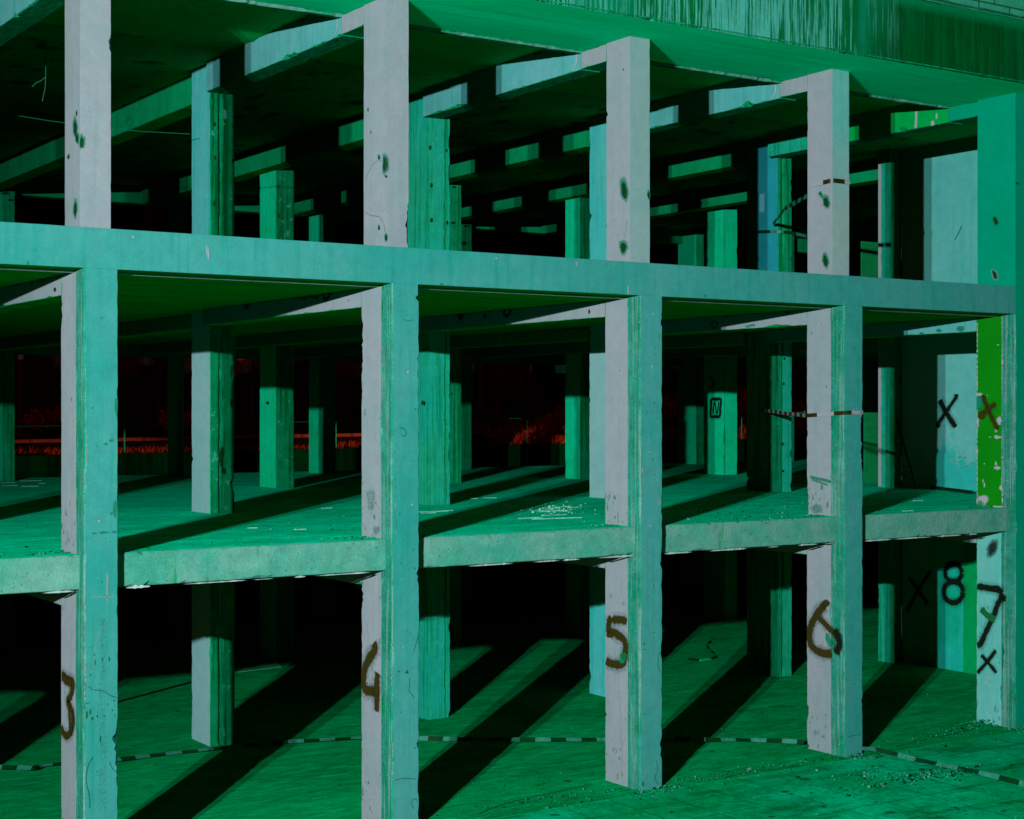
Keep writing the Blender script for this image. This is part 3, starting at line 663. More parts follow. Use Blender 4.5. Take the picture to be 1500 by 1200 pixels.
# ---- beams
def beam(x0, x1, y0, y1, z0, z1, mats, chips=.7, depth=.03, label=None, step=.07):
    m = MB(); m.prism([(x0, z0), (x1, z0), (x1, z1), (x0, z1)], 'Y', y0, y1, step, mats, 'rough', b=.006, chips=chips, depth=depth, wob=.002)
    return part(m, 'beam', label)
for n in range(-2, 6):
    X = n * S
    last = n == 4
    # underside, right, top, left
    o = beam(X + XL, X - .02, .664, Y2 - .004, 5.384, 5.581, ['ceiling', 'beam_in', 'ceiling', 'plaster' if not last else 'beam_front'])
    def bm(m, n=n):
        q = n * S + XL - .005
        if n == 1:
            m.stroke([(480, 422), (475, 428), (474, 436), (478, 438), (483, 431), (484, 424), (480, 422)], 'X', q, .022, 'black', cover=.8)
            for u, v, a, b_ in ((463, 424, 5, 7), (361, 446, 4, 7), (329, 431, 6, 8), (406, 424, 2, 3), (510, 440, .6, 1.6)): m.blob(u, v, a, b_, 'X', q, 'spall', cover=.9)
        if n == 2:
            m.stroke([(744, 450), (738, 456), (741, 463), (748, 457), (744, 450)], 'X', q, .02, 'black', cover=.8)
            for u, v, a, b_ in ((723, 440, 7, 10), (674, 456, 6, 12), (648, 453, 4, 7), (695, 438, 4, 3), (710, 463, 3, 3), (748, 439, 1, 2), (863, 456, 1.6, 4)): m.blob(u, v, a, b_, 'X', q, 'spall', cover=.9)
        if n == 3: m.stroke([(1045, 469), (1042, 476), (1047, 480), (1051, 474), (1046, 469)], 'X', q, .014, 'black', cover=.6); m.blob(1102, 476, 5, 2, 'X', q, 'chip', cover=.8); m.blob(1095, 478, 4, 2, 'X', q, 'chip', cover=.7)
        if n == 0:
            for u, v, a, b_ in ((80, 424, 2, 3.4), (25, 411, 3, 6), (46, 413, 2, 5), (3, 409, 2, 8)): m.blob(u, v, a, b_, 'X', q, 'spall', cover=.9)
        if n == 4:
            for u, v, a, b_ in ((1407, 481, 6, 5), (1350, 488, 4, 2), (1375, 484, 5, 3)): m.blob(u, v, a, b_, 'X', q, 'chip', cover=.8)
    if 0 <= n <= 4: addmarks(o, bm)
    beam(X - .1, X + .22, 5.7, Y4 + .3, 5.384, 5.581, ['ceiling', 'beam_in', 'ceiling', 'beam_in'], step=.3)
    beam(X + XL, X - .02, .664, Y2 - .004, 2.46, 2.657, ['ceiling', 'beam_in', 'ceiling', 'plaster'], chips=1.4)
    beam(X - .1, X + .22, 5.7, Y4 + .3, 2.46, 2.657, ['ceiling', 'beam_in', 'ceiling', 'beam_in'], step=.3)
    # upper beams: pale near the column, a step back at the drip edge, bare concrete further in
    cm = 'beam_front' if n < 4 else 'green_beam'
    beam(X + UXL, X + .01, UY1 + .002 if n < 4 else yb + .002, 1.2, 8.37, ZSOF - .003, ['rough', 'beam_in', 'rough', 'plaster' if n < 4 else 'pier'], chips=.8, depth=.02)
    ysp = pl(1215, 190, 'X', X + UXL).y if last else Y2 - .004
    if last: beam(X + UXL, X + .01, ysp + .003, Y2 - .004, 8.36, ZCEIL - .003, ['rough', 'beam_in', 'rough', 'inner_green'], chips=2, depth=.03)
    o = beam(X + UXL, X + .01, 1.204, ysp, 8.36, ZCEIL - .003, ['rough', 'beam_in', 'rough', cm], chips=2.6, depth=.032, label='upper beam with green paint' if n == 4 else None)
    if n == 4:
        def gp(m):
            q = 4 * S + UXL - .006
            m.stroke([(1342, 162), (1342, 175), (1341, 188)], 'X', q, .03, 'peel'); m.blob(1366, 180, 3, 4, 'X', q, 'peel'); m.blob(1372, 170, 1.6, 5, 'X', q, 'peel')
        addmarks(o, gp)
        beam(X - .1, X + .2, 5.7, Y4 + .3, 8.36, ZCEIL - .003, ['ceiling', 'beam_in', 'ceiling', 'beam_in'], step=.3)
    else:
        def gp(m, n=n):
            q = n * S + UXL - .006
            y, z0 = 1.27, 8.42
            r = random.Random(n); prev = None
            for k in range(14):     # curl of pale mortar at the drip edge
                t = k / 13; yy = y + .02 + .25 * max(0, (.45 - t)) ** 1.5 + .01 * noise.noise((k, n, 2)); zz = 8.38 + .19 * t
                w = .012 + .012 * abs(noise.noise((k * .9, n, 7)))
                a = m.vert((q, yy - w, zz), .8); b_ = m.vert((q, yy + w, zz), .8)
                if prev: m.face((prev[0], a, b_, prev[1]), 'peel')
                prev = (a, b_)
        if 0 <= n: addmarks(o, gp)
        beam(X - .1, X + .22, 5.7, Y4 + .3, 8.36, ZCEIL - .003, ['ceiling', 'beam_in', 'ceiling', 'beam_in'], step=.3)
for z0, z1 in ((8.4, ZCEIL - .004), (5.36, 5.58), (2.44, 2.656)):
    m = MB(); m.prism([(16.42, z0), (16.75, z0), (16.75, z1), (16.42, z1)], 'X', -9, 31, .4, ['ceiling', 'beam_in', 'ceiling', 'beam_in'], 'rough', chips=.3); part(m, 'edge_beam')
# ---- cantilevered soffit, stained parapet, block wall on top of it
m = MB()
m.prism([(-.46, ZSOF), (1.16, ZSOF), (1.16, 9.42), (-.46, 9.42)], 'X', -9.6, 24, .08, ['soffit', 'rough', 'rough', 'stained'], 'stained', b=.008, chips=.7, depth=.025)
part(m, 'parapet', 'overhanging concrete parapet streaked with dark damp stains')
m = MB(); m.prism([(1.162, ZSOF - .028), (1.27, ZSOF - .028), (1.27, ZCEIL + .2), (1.162, ZCEIL + .2)], 'X', -9.6, 24, .05, ['rough', 'rough', 'rough', 'rough'], 'slab_edge', b=.012, chips=3.5, depth=.04)
part(m, 'drip_edge')
m = MB(); m.prism([(-.475, ZSOF + .012), (-.4605, ZSOF + .012), (-.4605, ZSOF + .028), (-.475, ZSOF + .028)], 'X', -9.6, 24, .06, ['rough'], 'rough', b=.003, chips=.8, depth=.01)
part(m, 'drip_groove')
m = MB(); m.prism([(-.455, 9.421), (-.1, 9.421), (-.1, 9.56), (-.36, 9.5)], 'X', -9.6, 24, .07, ['rough', 'rough', 'slab_edge', 'rough'], 'slab_edge', b=.01, chips=3, depth=.04); part(m, 'parapet_ledge')
m = MB(); m.box(-9.6, 24, -.3, -.05, 9.5, 11.2, 'brick'); part(m, 'block_wall')
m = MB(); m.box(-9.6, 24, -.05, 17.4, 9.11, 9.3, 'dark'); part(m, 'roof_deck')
# ---- side wall of the last bay, end walls and the closed back of the ground floor
for L, (z0, z1) in enumerate(((0, 2.655), (ZS1 + .002, 5.58), (5.9, ZCEIL - .002))):
    m = MB()
    if L == 0:
        ys = pl(1411, 900, 'X', 15.6).y
        m.box(15.6, 15.8, .3, ys, z0, z1, 'wall_green'); m.box(15.604, 15.8, ys + .001, Y2 - .003, z0, z1, 'wall_low')
        lab = 'side wall with a black 8 and an x beside a greener strip'
    elif L == 1:
        m.box(15.6, 15.8, .3, Y2 - .003, z0, z1, 'wall_damp'); lab = 'side wall with a dark x, damp near the floor'
    else: m.box(15.6, 15.8, .3, Y2 - .003, z0, z1, 'wall_side'); lab = None
    o = part(m, 'side_wall', lab)
    if L == 0:
        def g8(m):
            c = lambda cu, cv, ru, rv, a0, a1: [(min(1410.3, cu + ru * math.cos(R(a))), cv + rv * math.sin(R(a))) for a in range(a0, a1 + 1, 15)]
            m.stroke(c(1396.7, 839, 12, 13, 0, 360), 'X', 15.599, .05, 'black'); m.stroke(c(1396.5, 867, 14, 15.5, 0, 360), 'X', 15.598, .055, 'black')
            m.blob(1396, 825, 10, 3, 'X', 15.597, 'black')
        submarks(o, 'painted_number', 'black spray painted 8', g8)
        def gx8(m):
            m.stroke([(1331, 845), (1344, 863), (1359, 885)], 'X', 15.599, .04, 'black'); m.stroke([(1364, 835), (1345, 864), (1328, 896)], 'X', 15.598, .035, 'black')
        submarks(o, 'painted_cross', 'large thin black x left of the 8', gx8)
    if L == 1:
        def gx(m):
            m.stroke([(1376, 585), (1386, 604), (1400, 626)], 'X', 15.595, .06, 'black', cover=.9); m.stroke([(1403, 578), (1386, 603), (1371, 625)], 'X', 15.594, .04, 'black', cover=.85)
            m.blob(1374, 624, 3.4, 2.6, 'X', 15.593, 'black', rot=-.5); m.blob(1401, 579, 3, 2, 'X', 15.593, 'black', cover=.8); m.blob(1398, 623, 3, 3, 'X', 15.593, 'black')
        def damp(m):
            r = random.Random(2)
            for k in range(14): m.blob(1388 + r.random() * 40, 664 + 4 * math.sin(k) + r.random() * 16, 3, 2.2, 'X', 15.595, 'chip', cover=.33, jag=.8)
            m.blob(1394, 674, 3, 3, 'X', 15.594, 'peel', cover=.6)
        addmarks(o, damp)
        submarks(o, 'painted_cross', 'black spray painted x', gx)
    if L == 2:
        addmarks(o, lambda m: m.stroke([(1409, 330), (1404, 341), (1398, 352)], 'X', 15.594, .022, 'chip', cover=.6))
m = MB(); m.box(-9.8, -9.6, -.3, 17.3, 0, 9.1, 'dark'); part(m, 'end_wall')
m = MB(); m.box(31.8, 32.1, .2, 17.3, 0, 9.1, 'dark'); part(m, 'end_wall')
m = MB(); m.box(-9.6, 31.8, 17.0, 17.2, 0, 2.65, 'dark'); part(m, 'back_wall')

# ================================================================== loose things
def tape(name, P, w, mats, seglen, label, up=(0, 0, 1), twist=0, sag=0):
    P = [Vector(p) for p in P]; L = [0]
    for a, b in zip(P, P[1:]): L.append(L[-1] + (b - a).length)
    def at(t):
        for i in range(len(P) - 1):
            if t <= L[i + 1] or i == len(P) - 2:
                k = (t - L[i]) / max(1e-6, L[i + 1] - L[i]); return P[i].lerp(P[i + 1], k), (P[i + 1] - P[i]).normalized()
    m = MB(); n = max(2, int(L[-1] / (seglen / 4))); prev = None
    for i in range(n + 1):
        t = L[-1] * i / n; p, d = at(t)
        u = Vector(up); u = (u - d * u.dot(d)).normalized(); s_ = d.cross(u)
        a = twist * (noise.noise((t * .9, seglen, w * 50)) * 1.6) if twist else 0
        u = u * math.cos(a) + s_ * math.sin(a)
        row = (m.vert(p - u * w / 2), m.vert(p + u * w / 2))
        if prev: m.face((prev[0], row[0], row[1], prev[1]), mats[int(i // 4) % 2])
        prev = row
    return tag(m.build(name), label, 'barrier tape')
tape('barrier_tape', [pl(u, v, 'Z', .035 + .012 * (i % 3)) for i, (u, v) in enumerate(((-60, 1122), (20, 1124), (48, 1125), (62, 1121), (90, 1118), (173, 1112), (225, 1106), (270, 1101), (345, 1093), (400, 1088), (430, 1085.5), (530, 1080), (614, 1081), (700, 1083), (800, 1083), (885, 1083), (970, 1083), (1040, 1083), (1100, 1083.5), (1150, 1085), (1178, 1087)))], .062, ('tape_w', 'tape_b'), .2,
     'striped barrier tape trailing over the ground floor behind the numbered columns', up=(0, .8, .45), twist=.5)
tape('barrier_tape', [pl(u, v, 'Z', z) for u, v, z in ((1262, 1096, .1), (1285, 1098, .06), (1310, 1104, .03), (1340, 1112, .03), (1400, 1124, .03), (1450, 1135, .03), (1500, 1148, .03), (1580, 1168, .03))], .06, ('tape_w', 'tape_b'), .3,
     'striped barrier tape trailing over the paving from the column marked 6', up=(.3, .8, .4), twist=.5)
X3 = 3 * S + XL - .012
r4 = Vector((x4 - .02, 5.3, pl(1102, 600, 'X', x4).z))
tape('barrier_tape', [r4, pl(1150, 605, 'Y', 2.6), pl(1181, 608.5, 'X', X3), pl(1217, 606, 'X', X3), pl(1222, 605.4, 'X', 3 * S + FL - .012), pl(1236, 604.4, 'X', 3 * S + FL - .012), Vector((3 * S - .3, -.012, pl(1238, 604, 'Y', 0).z)), Vector((3 * S + .01, -.012, pl(1264, 604, 'Y', 0).z)), Vector((3 * S + .02, .3, pl(1264, 604, 'Y', 0).z)), Vector((9.72, .9, 4.28))], .048, ('tape_w2', 'tape_d'), .3,
     'striped barrier tape wrapped round the first floor column above the figure 6')
tape('barrier_tape', [Vector((x4 - .02, 5.5, pl(1100, 600, 'X', x4).z)), pl(1146, 609, 'Y', 4.85), pl(1181, 604, 'Y', 2.0)], .05, ('tape_w', 'tape_b'), .22,
     'slack striped tape end hanging between the inner column and the front column', twist=.8)
Xu = 3 * S + UXL - .012
tape('barrier_tape', [Vector((x4 - .02, 5.0, pl(1104, 333, 'X', x4).z)), pl(1150, 305, 'Y', 2.4), pl(1182, 287, 'Y', .75)], .06, ('tape_w', 'tape_b'), .26,
     'striped barrier tape slanting up across the upper storey to the front column', twist=.6)
tape('barrier_tape', [pl(1183, 272, 'X', Xu), pl(1200, 268.5, 'X', Xu), pl(1218, 264, 'X', Xu), Vector((3 * S + UXL + .01, UY0 - .012, pl(1219, 264, 'Y', UY0).z)), Vector((3 * S + UXR, UY0 - .012, pl(1243, 267, 'Y', UY0).z))], .055, ('tape_w2', 'tape_d'), .34,
     'striped barrier tape wound round the upper storey front column')
tape('barrier_tape', [Vector((x4 - .016, 5.6, pl(1103, 339, 'X', x4).z)), Vector((x4 - .016, 4.9, pl(1139, 339, 'X', x4).z)), Vector((x4 - .006, 4.884, pl(1140, 339, 'Y', 4.9).z)), Vector((A(1160, 4.9), 4.884, pl(1160, 341, 'Y', 4.9).z)), pl(1182, 346, 'Y', 5.0), pl(1190, 347, 'Y', 5.0)], .05, ('tape_w', 'tape_b'), .3,
     'striped barrier tape tied round the upper inner column with the notice')
m = MB(); prevP = None
tape('tape_scrap', [pl(u, v, 'Z', .015) for u, v in ((1026, 927), (1038, 931), (1047, 936), (1036, 944), (1038, 950), (1046, 957), (1050, 962), (1040, 965), (1025, 967), (1008, 965))], .06, ('tape_b', 'floor_ground'), .3, 'crumpled striped tape scrap lying on the ground floor', up=(0, .9, .4), twist=1.2)
# notice stuck on the inner column
m = MB(); m.box(x4 - .006, x4 - .002, pl(1120, 300, 'X', x4).y, pl(1113, 300, 'X', x4).y, pl(1115, 311, 'X', x4).z, pl(1115, 284, 'X', x4).z, 'paper')
tag(m.build('paper_notice'), 'small pale paper notice stuck to the upper inner column', 'notice')
# plywood boards behind the last inner column
for (u0, u1, v0, v1, z, lab) in ((1266, 1286, 604, 708, ZS1, 'plywood sheet leaning behind the inner column on the first floor'), (1262, 1288, 353, 420, 5.9, 'green plywood sheet standing upright on the upper floor')):
    Yp = 6.6
    a, b = pl(u0, VH, 'Y', Yp).x, pl(u1 + 6, VH, 'Y', Yp).x
    zt = pl(u0, v0, 'Y', Yp).z; m = MB()
    m.prism([(a, Yp), (b, Yp), (b, Yp + .02), (a, Yp + .02)], 'Z', z + .002, zt, .3, ['ply'], 'ply', b=.002, chips=.3, depth=.01)
    tag(m.build('plywood_board'), lab, 'board')
# steel strip with loops leaning on the first floor side wall
m = MB(); T0, T1 = pl(1302, 573, 'X', 15.56), pl(1342, 706, 'X', 15.3); T1.z = ZS1 + .02
m.tube([T0, T0.lerp(T1, .5), T1], .018, 'steel', 6)
for k in (.2, .42, .64, .84):
    p = T0.lerp(T1, k); d = (T1 - T0).normalized()
    s_ = Vector((0, .16, -.02)); m.tube([p, p + s_, p + s_ + d * .26, p + d * .26], .008, 'steel', 5)
tag(m.build('steel_strip'), 'dark steel strip with wire loops leaning on the side wall', 'metal strip')
m = MB(); m.tube([pl(1290, 706, 'Z', ZS1 + .03), pl(1330, 709, 'Z', ZS1 + .03), pl(1425, 721, 'Z', ZS1 + .03)], .03, 'steel', 6)
tag(m.build('steel_bar'), 'dark bar lying along the foot of the first floor side wall', 'bar')
m = MB(); m.tube([pl(120, 1044, 'Z', .012), pl(173, 1028, 'Z', .012), pl(277, 1000, 'Z', .012), pl(345, 981, 'Z', .012)], .02, 'steel', 6)
tag(m.build('steel_bar'), 'long thin dark bar lying on the ground floor behind the column marked 3', 'bar')
# bent pale sheet on the ground floor
m = MB(); a, b, c, d = pl(348, 984, 'Z', .02), pl(380, 980, 'Z', .02), pl(413, 976, 'Z', .02), pl(400, 966, 'Z', .06)
e, f_ = pl(404, 958, 'Y', d.y + .1), pl(378, 966, 'Z', .05)
ids = [m.vert(p) for p in (a, b, c, d, f_, e)]; low = [m.vert(Vector(p) - Vector((0, 0, .012))) for p in (a, b, c, d, f_, e)]
for q in ((0, 1, 4), (1, 2, 3, 4), (4, 3, 5)): m.face([ids[k] for k in q], 'sheet'); m.face([low[k] for k in reversed(q)], 'sheet')
for q, r_ in ((0, 1), (1, 2), (2, 3), (3, 5), (5, 4), (4, 0)): m.face((ids[q], ids[r_], low[r_], low[q]), 'sheet')
tag(m.build('bent_sheet'), 'bent pale sheet lying on the ground floor near the back', 'sheet')
# pale scraps on the first floor: bits of board and tile
rs = random.Random(21); lst = []
for (u, v, L) in ((635, 749, .55), (648, 748, .4), (628, 751, .25), (775, 758.5, .35), (790, 759, .12), (816, 759, .8), (812, 754, .45), (811, 748, .5), (799, 747, .3), (788, 748, .22), (806, 744, .28), (826, 742, .3), (840, 743, .24), (370, 773, .14), (440, 775, .16), (479, 744, .18), (6, 707, .5), (14, 711, .35), (45, 704, .5), (44, 712, .35), (62, 708, .15), (692, 730, .2), (718, 729, .25), (1345, 733, .2), (1330, 748, .2)):
    p = pl(u, v, 'Z', ZS1 + .008); m = MB(); w = rs.uniform(.02, .06); L *= .8
    m.prism([(-w / 2, -.005), (w / 2, -.005), (w / 2, .005), (-w / 2, .005)], 'X', -L / 2, L / 2, .03, ['scrap'], 'scrap', b=.003, chips=9, depth=.02, wob=.02)
    o = m.build('board_scrap'); o.location = p; o.rotation_euler = (0, rs.uniform(-.02, .02), rs.uniform(-.35, .1))
    tag(o, 'pale scrap of board lying on the first floor slab', 'scrap', 'scraps of board on the first floor')
# rubble: chips along the building line, heaps at column feet
m = MB(); rr = random.Random(3)
def heap(x, y, sx, sy, n, h, r0, r1, z=0):
    for _ in range(n):
        a, b = rr.gauss(0, .5), rr.gauss(0, .5); k = math.exp(-(a * a + b * b) * 1.5)
        m.chipstone((x + a * sx, y + b * sy, z + h * k * rr.random() + .004), r0 + (r1 - r0) * rr.random() ** 3, 'rubble', rr)
def heap_px(u, v, sx, sy, n, h, r0=.006, r1=.035): p = pl(u, v, 'Z', 0); heap(p.x, p.y, sx, sy, n, h, r0, r1)
for n in range(-1, 5): heap(n * S - .18, -.1, .35, .16, 170, .05, .004, .02)
heap_px(1345, 1140, 1.2, .3, 520, .05, .004, .03); heap_px(1270, 1136, .5, .3, 120, .03, .004, .02)
heap_px(1440, 1062, .6, .25, 260, .06, .005, .035); heap_px(1380, 1078, .9, .2, 130, .03, .004, .02)
for u_, v_, n_ in ((1150, 1122, 120), (1000, 1146, 130), (800, 1170, 150), (1060, 1136, 90), (900, 1158, 90)): heap_px(u_, v_, 1.3, .16, n_, .025, .004, .02)
for _ in range(900):
    x, y = rr.uniform(-2, 16), rr.uniform(-3.5, 5); m.chipstone((x, y, .002), .004 + .014 * rr.random() ** 4, 'rubble', rr)
for _ in range(60):
    x, y = rr.uniform(-2, 14), rr.gauss(-.15, .25); m.chipstone((x, y, .01), rr.uniform(.012, .04), 'rubble', rr)
tag(m.build('rubble'), 'broken concrete chips and grit along the foot of the building', 'rubble', kind='stuff')
m = MB()
for _ in range(700):
    x, y = rr.uniform(-1, 15.4), .3 + 5 * rr.random() ** 1.6; m.chipstone((x, y, ZS1 + .003), .004 + .018 * rr.random() ** 4, 'rubble', rr)
for n in range(0, 5):
    for _ in range(90): m.chipstone((n * S - .35 + rr.gauss(0, .22), .35 + abs(rr.gauss(0, .15)), ZS1 + .004), rr.uniform(.004, .02), 'rubble', rr)
for _ in range(150):
    q = pl(rr.gauss(815, 24), rr.gauss(745, 4), 'Z', ZS1 + .004); m.chipstone(q, .006 + .022 * rr.random() ** 2, 'scrap', rr)
for _ in range(260):
    q = pl(rr.uniform(985, 1160), rr.uniform(735, 765), 'Z', ZS1 + .003); m.chipstone(q, .005 + .02 * rr.random() ** 3, 'rubble', rr)
tag(m.build('slab_grit'), 'fine grit and crumbs scattered over the first floor slab', 'grit', kind='stuff')
gf = bpy.data.objects['ground_floor']; pv = bpy.data.objects['pavement']
def gcr(m):
    k = lambda pts, w, mat='chipdark', c=.8: m.stroke(pts, 'Z', .003, w, mat, cover=c)
    k([(700, 1192), (730, 1180), (760, 1172), (800, 1163), (835, 1155), (868, 1148)], .02); k([(1060, 1139), (1090, 1132), (1120, 1128), (1150, 1124), (1180, 1118)], .018); k([(1310, 1094), (1350, 1084), (1390, 1076), (1430, 1066)], .018, c=.6)
    k([(1440, 1020), (1430, 1016), (1418, 1014)], .012, c=.5); k([(1128, 1036), (1150, 1034), (1165, 1036)], .05, c=.45); k([(1125, 1069), (1140, 1067), (1150, 1068)], .03, c=.4)
    r = random.Random(31)
    for _ in range(70): m.blob(r.uniform(180, 1400), r.uniform(1000, 1165), r.uniform(1, 7), r.uniform(.5, 1.6), 'Z', .0025, 'chipdark' if r.random() < .6 else 'chip', cover=r.uniform(.25, .6))
addmarks(gf, gcr)
def pcr(m):
    r = random.Random(33)
    for _ in range(60): m.blob(r.uniform(760, 1495), r.uniform(1135, 1198), r.uniform(2, 12), r.uniform(.8, 2.6), 'Z', .0005, 'chipdark', cover=r.uniform(.2, .5))
    for pts in ([(1190, 1196), (1260, 1180), (1330, 1172), (1400, 1170), (1470, 1164)], [(1080, 1172), (1140, 1182), (1200, 1190)], [(1000, 1160), (1060, 1164), (1130, 1174)], [(1380, 1172), (1420, 1182), (1470, 1190)]):
        m.stroke(pts, 'Z', .0005, .1, 'chipdark', cover=.3)
addmarks(pv, pcr)
# loose wires
m = MB(); a = pl(0, 165, 'Y', 6.0); b = pl(278, 196, 'Y', Y2)
m.tube([a, a.lerp(b, .25) - Vector((0, 0, .03)), a.lerp(b, .5) - Vector((0, 0, .045)), a.lerp(b, .75) - Vector((0, 0, .035)), b], .0042, 'wire', 5); tag(m.build('loose_wire'), 'thin loose wire strung across the upper storey at left', 'wire')
m = MB(); P = [px_depth(47, 127, 19.5), px_depth(53, 121, 19.5), px_depth(60, 118, 19.5)]; m.tube(P, .006, 'wire', 5)
m.tube([px_depth(67, 112, 19.5), px_depth(66, 130, 19.5), px_depth(62, 148, 19.5)], .005, 'wire', 5); m.tube([px_depth(60, 118, 19.5), px_depth(67, 112, 19.5)], .005, 'wire', 5)
m.tube([px_depth(67, 112, 19.5), Vector((px_depth(67, 112, 19.5).x, px_depth(67, 112, 19.5).y, ZCEIL))], .005, 'wire', 5)
tag(m.build('hanging_wire'), 'curled wire end hanging from the upper ceiling', 'wire')

# ================================================================== beyond the building
def bank(u, z): return px_depth(u, VH, z)
A0, A1 = Vector((4.7, 23.5, 0)), Vector((37.5, 17.4, 0))
dr = (A1 - A0).normalized(); nr = Vector((-dr.y, dr.x, 0))      # along the road, and away from the building
Wl = 66
def along(t, off, z): p = A0 + dr * t + nr * off; return Vector((p.x, p.y, z))
def zr(t): return 3.24 + .0125 * t
# raised ground: retaining wall, road bank, hill
m = MB(); NX, prof = 60, [(0, 0), (.8, .05), (2.4, .16), (4, .3), (6, .55), (9, 1.0), (15, 2.2), (28, 6), (50, 22)]
rows = []
for i in range(NX + 1):
    t = -60 + 160 * i / NX; rows.append([m.vert(along(t, o, zr(t) + h + (.1 * noise.noise((t * .4, o * .5, 1)) if o > 1 else 0))) for o, h in prof])
for i in range(NX):
    for j in range(len(prof) - 1): m.face((rows[i][j], rows[i + 1][j], rows[i + 1][j + 1], rows[i][j + 1]), 'earth')
tag(m.build('hill'), kind='structure')
m = MB()
for i in range(NX):
    t0, t1 = -60 + 160 * i / NX, -60 + 160 * (i + 1) / NX
    q = [along(t0, -.25, -.1), along(t1, -.25, -.1), along(t1, -.25, zr(t1) - .02), along(t0, -.25, zr(t0) - .02), along(t0, .1, zr(t0) - .02), along(t1, .1, zr(t1) - .02)]
    ids = [m.vert(p) for p in q]; m.face(ids[:4], 'dark'); m.face((ids[3], ids[2], ids[5], ids[4]), 'dark')
tag(m.build('retaining_wall'), 'dark streaked retaining wall below the road railing behind the building', 'wall')
# railing
RL = empty('road_railing', along(0, 0, 0)); tag(RL, 'thin green railing on posts along the road bank behind the building', 'railing')
for hh in (.66,):
    m = MB(); m.tube([along(t, 0, zr(t) + hh) for t in range(-12, 60, 3)], .017, 'rail', 6); m.build('top_rail').parent = RL
post = MB(); post.tube([(0, 0, 0), (0, 0, .66)], .016, 'rail', 6); p0 = post.build('post')
for i, t in enumerate([k * 1.31 - 12 for k in range(50)]):
    o = p0 if i == 0 else p0.copy()
    if i: COL.objects.link(o)
    o.location = along(t, 0, zr(t)); o.parent = RL
for o in RL.children: o.matrix_parent_inverse = RL.matrix_world.inverted()
RLi = Vector(RL.location)
for o in RL.children:
    from mathutils import Matrix
    o.matrix_parent_inverse = Matrix.Translation(-RLi)
m = MB(); m.prism([(0, 0), (.12, 0), (.12, .09), (0, .09)], 'X', -30, 12, 1.0, ['kerb'], 'kerb', b=.01, chips=.3)
o = m.build('kerb'); o.location = along(10, 2.6, zr(10) + .21); o.rotation_euler = (0, -.0125, math.atan2(dr.y, dr.x)); tag(o, kind='structure')
# grass on the bank
m = MB(); rg = random.Random(8)
def hgt(off):
    P_ = [(0, 0), (.8, .05), (2.4, .16), (4, .3), (6, .55), (9, 1.0), (15, 2.2), (28, 6)]
    for (a_, c_), (b_, d_) in zip(P_, P_[1:]):
        if off <= b_: return c_ + (d_ - c_) * (off - a_) / (b_ - a_)
    return 6
for _ in range(32000):
    t = rg.uniform(-8, 48); off = .05 + 5.5 * rg.random() ** 1.5
    if t < 14 and off > .75: continue            # the road runs here, only a verge of grass in front of it
    if noise.noise((t * .45, off * .8, 4)) < -.2: continue
    z = zr(t) + hgt(off); h = rg.uniform(.06, .26) * (.5 if t < 14 else 1) * (1 + .7 * noise.noise((t * .9, off, 2))); p = along(t, off, z - .05)
    a = rg.uniform(0, 6.28); w = rg.uniform(.012, .03); dx, dy = math.cos(a) * w, math.sin(a) * w; lx, ly = rg.gauss(0, .08), rg.gauss(0, .08)
    i0, i1, i2 = m.vert(p + Vector((dx, dy, 0))), m.vert(p - Vector((dx, dy, 0))), m.vert(p + Vector((lx, ly, h + .05)))
    m.face((i0, i1, i2), 'grass')
tag(m.build('bank_grass'), 'reddish long grass on the road bank behind the railing', 'grass', kind='stuff')
# bushes and trees
def leafcloud(m, c, r, n, size, mat, rg, sq=.8):
    for _ in range(n):
        while True:
            q = Vector((rg.uniform(-1, 1), rg.uniform(-1, 1), rg.uniform(-1, 1)))
            if .25 < q.length < 1: break
        f = noise.noise((q.x * 2 + c[0], q.y * 2 + c[1], q.z * 2 + c[2]))
        if f < -.12: continue
        p = Vector(c) + Vector((q.x * r, q.y * r, q.z * r * sq)) * (1 + .3 * f)
        d = Vector((rg.gauss(0, 1), rg.gauss(0, 1), rg.gauss(0, 1))).normalized(); e = d.cross(Vector((rg.gauss(0, 1), rg.gauss(0, 1), 1))).normalized(); k = size * rg.uniform(.5, 1.3)
        m.face([m.vert(p + d * k), m.vert(p + e * k * .5), m.vert(p - d * k), m.vert(p - e * k * .5)], mat)
protos = []
for v in range(3):
    rg = random.Random(40 + v); H = (15, 18, 13)[v]
    t = MB(); t.tube([(0, 0, -.4), (.1, 0, H * .2), (-.1, .15, H * .45), (.15, 0, H * .8)], [.3, .24, .17, .05], 'bark', 8)
    c = MB(); limbs = []
    for k in range(9):
        z = H * rg.uniform(.25, .75); a = rg.uniform(0, 6.28); L = rg.uniform(1.6, 3.2)
        e = Vector((math.cos(a) * L, math.sin(a) * L, z + rg.uniform(.6, 2))); t.tube([(0, 0, z), e * .5 + Vector((0, 0, z * .5)), e], [.09, .06, .03], 'bark', 5); limbs.append(e)
    for e in limbs + [Vector((0, 0, H * .85)), Vector((.5, .4, H))]:
        leafcloud(c, e, rg.uniform(1.5, 2.5), 330, .26, 'leaf', rg)
    protos.append((t, c, H))
spots = []
rt = random.Random(15)
for row, off in enumerate((7.5, 12, 17)):
    t = -10 + row * 1.4
    while t < 58: spots.append((t + rt.uniform(-.8, .8), off + rt.uniform(-1, 1))); t += (3.2, 3.1, 3.5)[row]
cache = {}
hz = lambda off: hgt(off) - .1
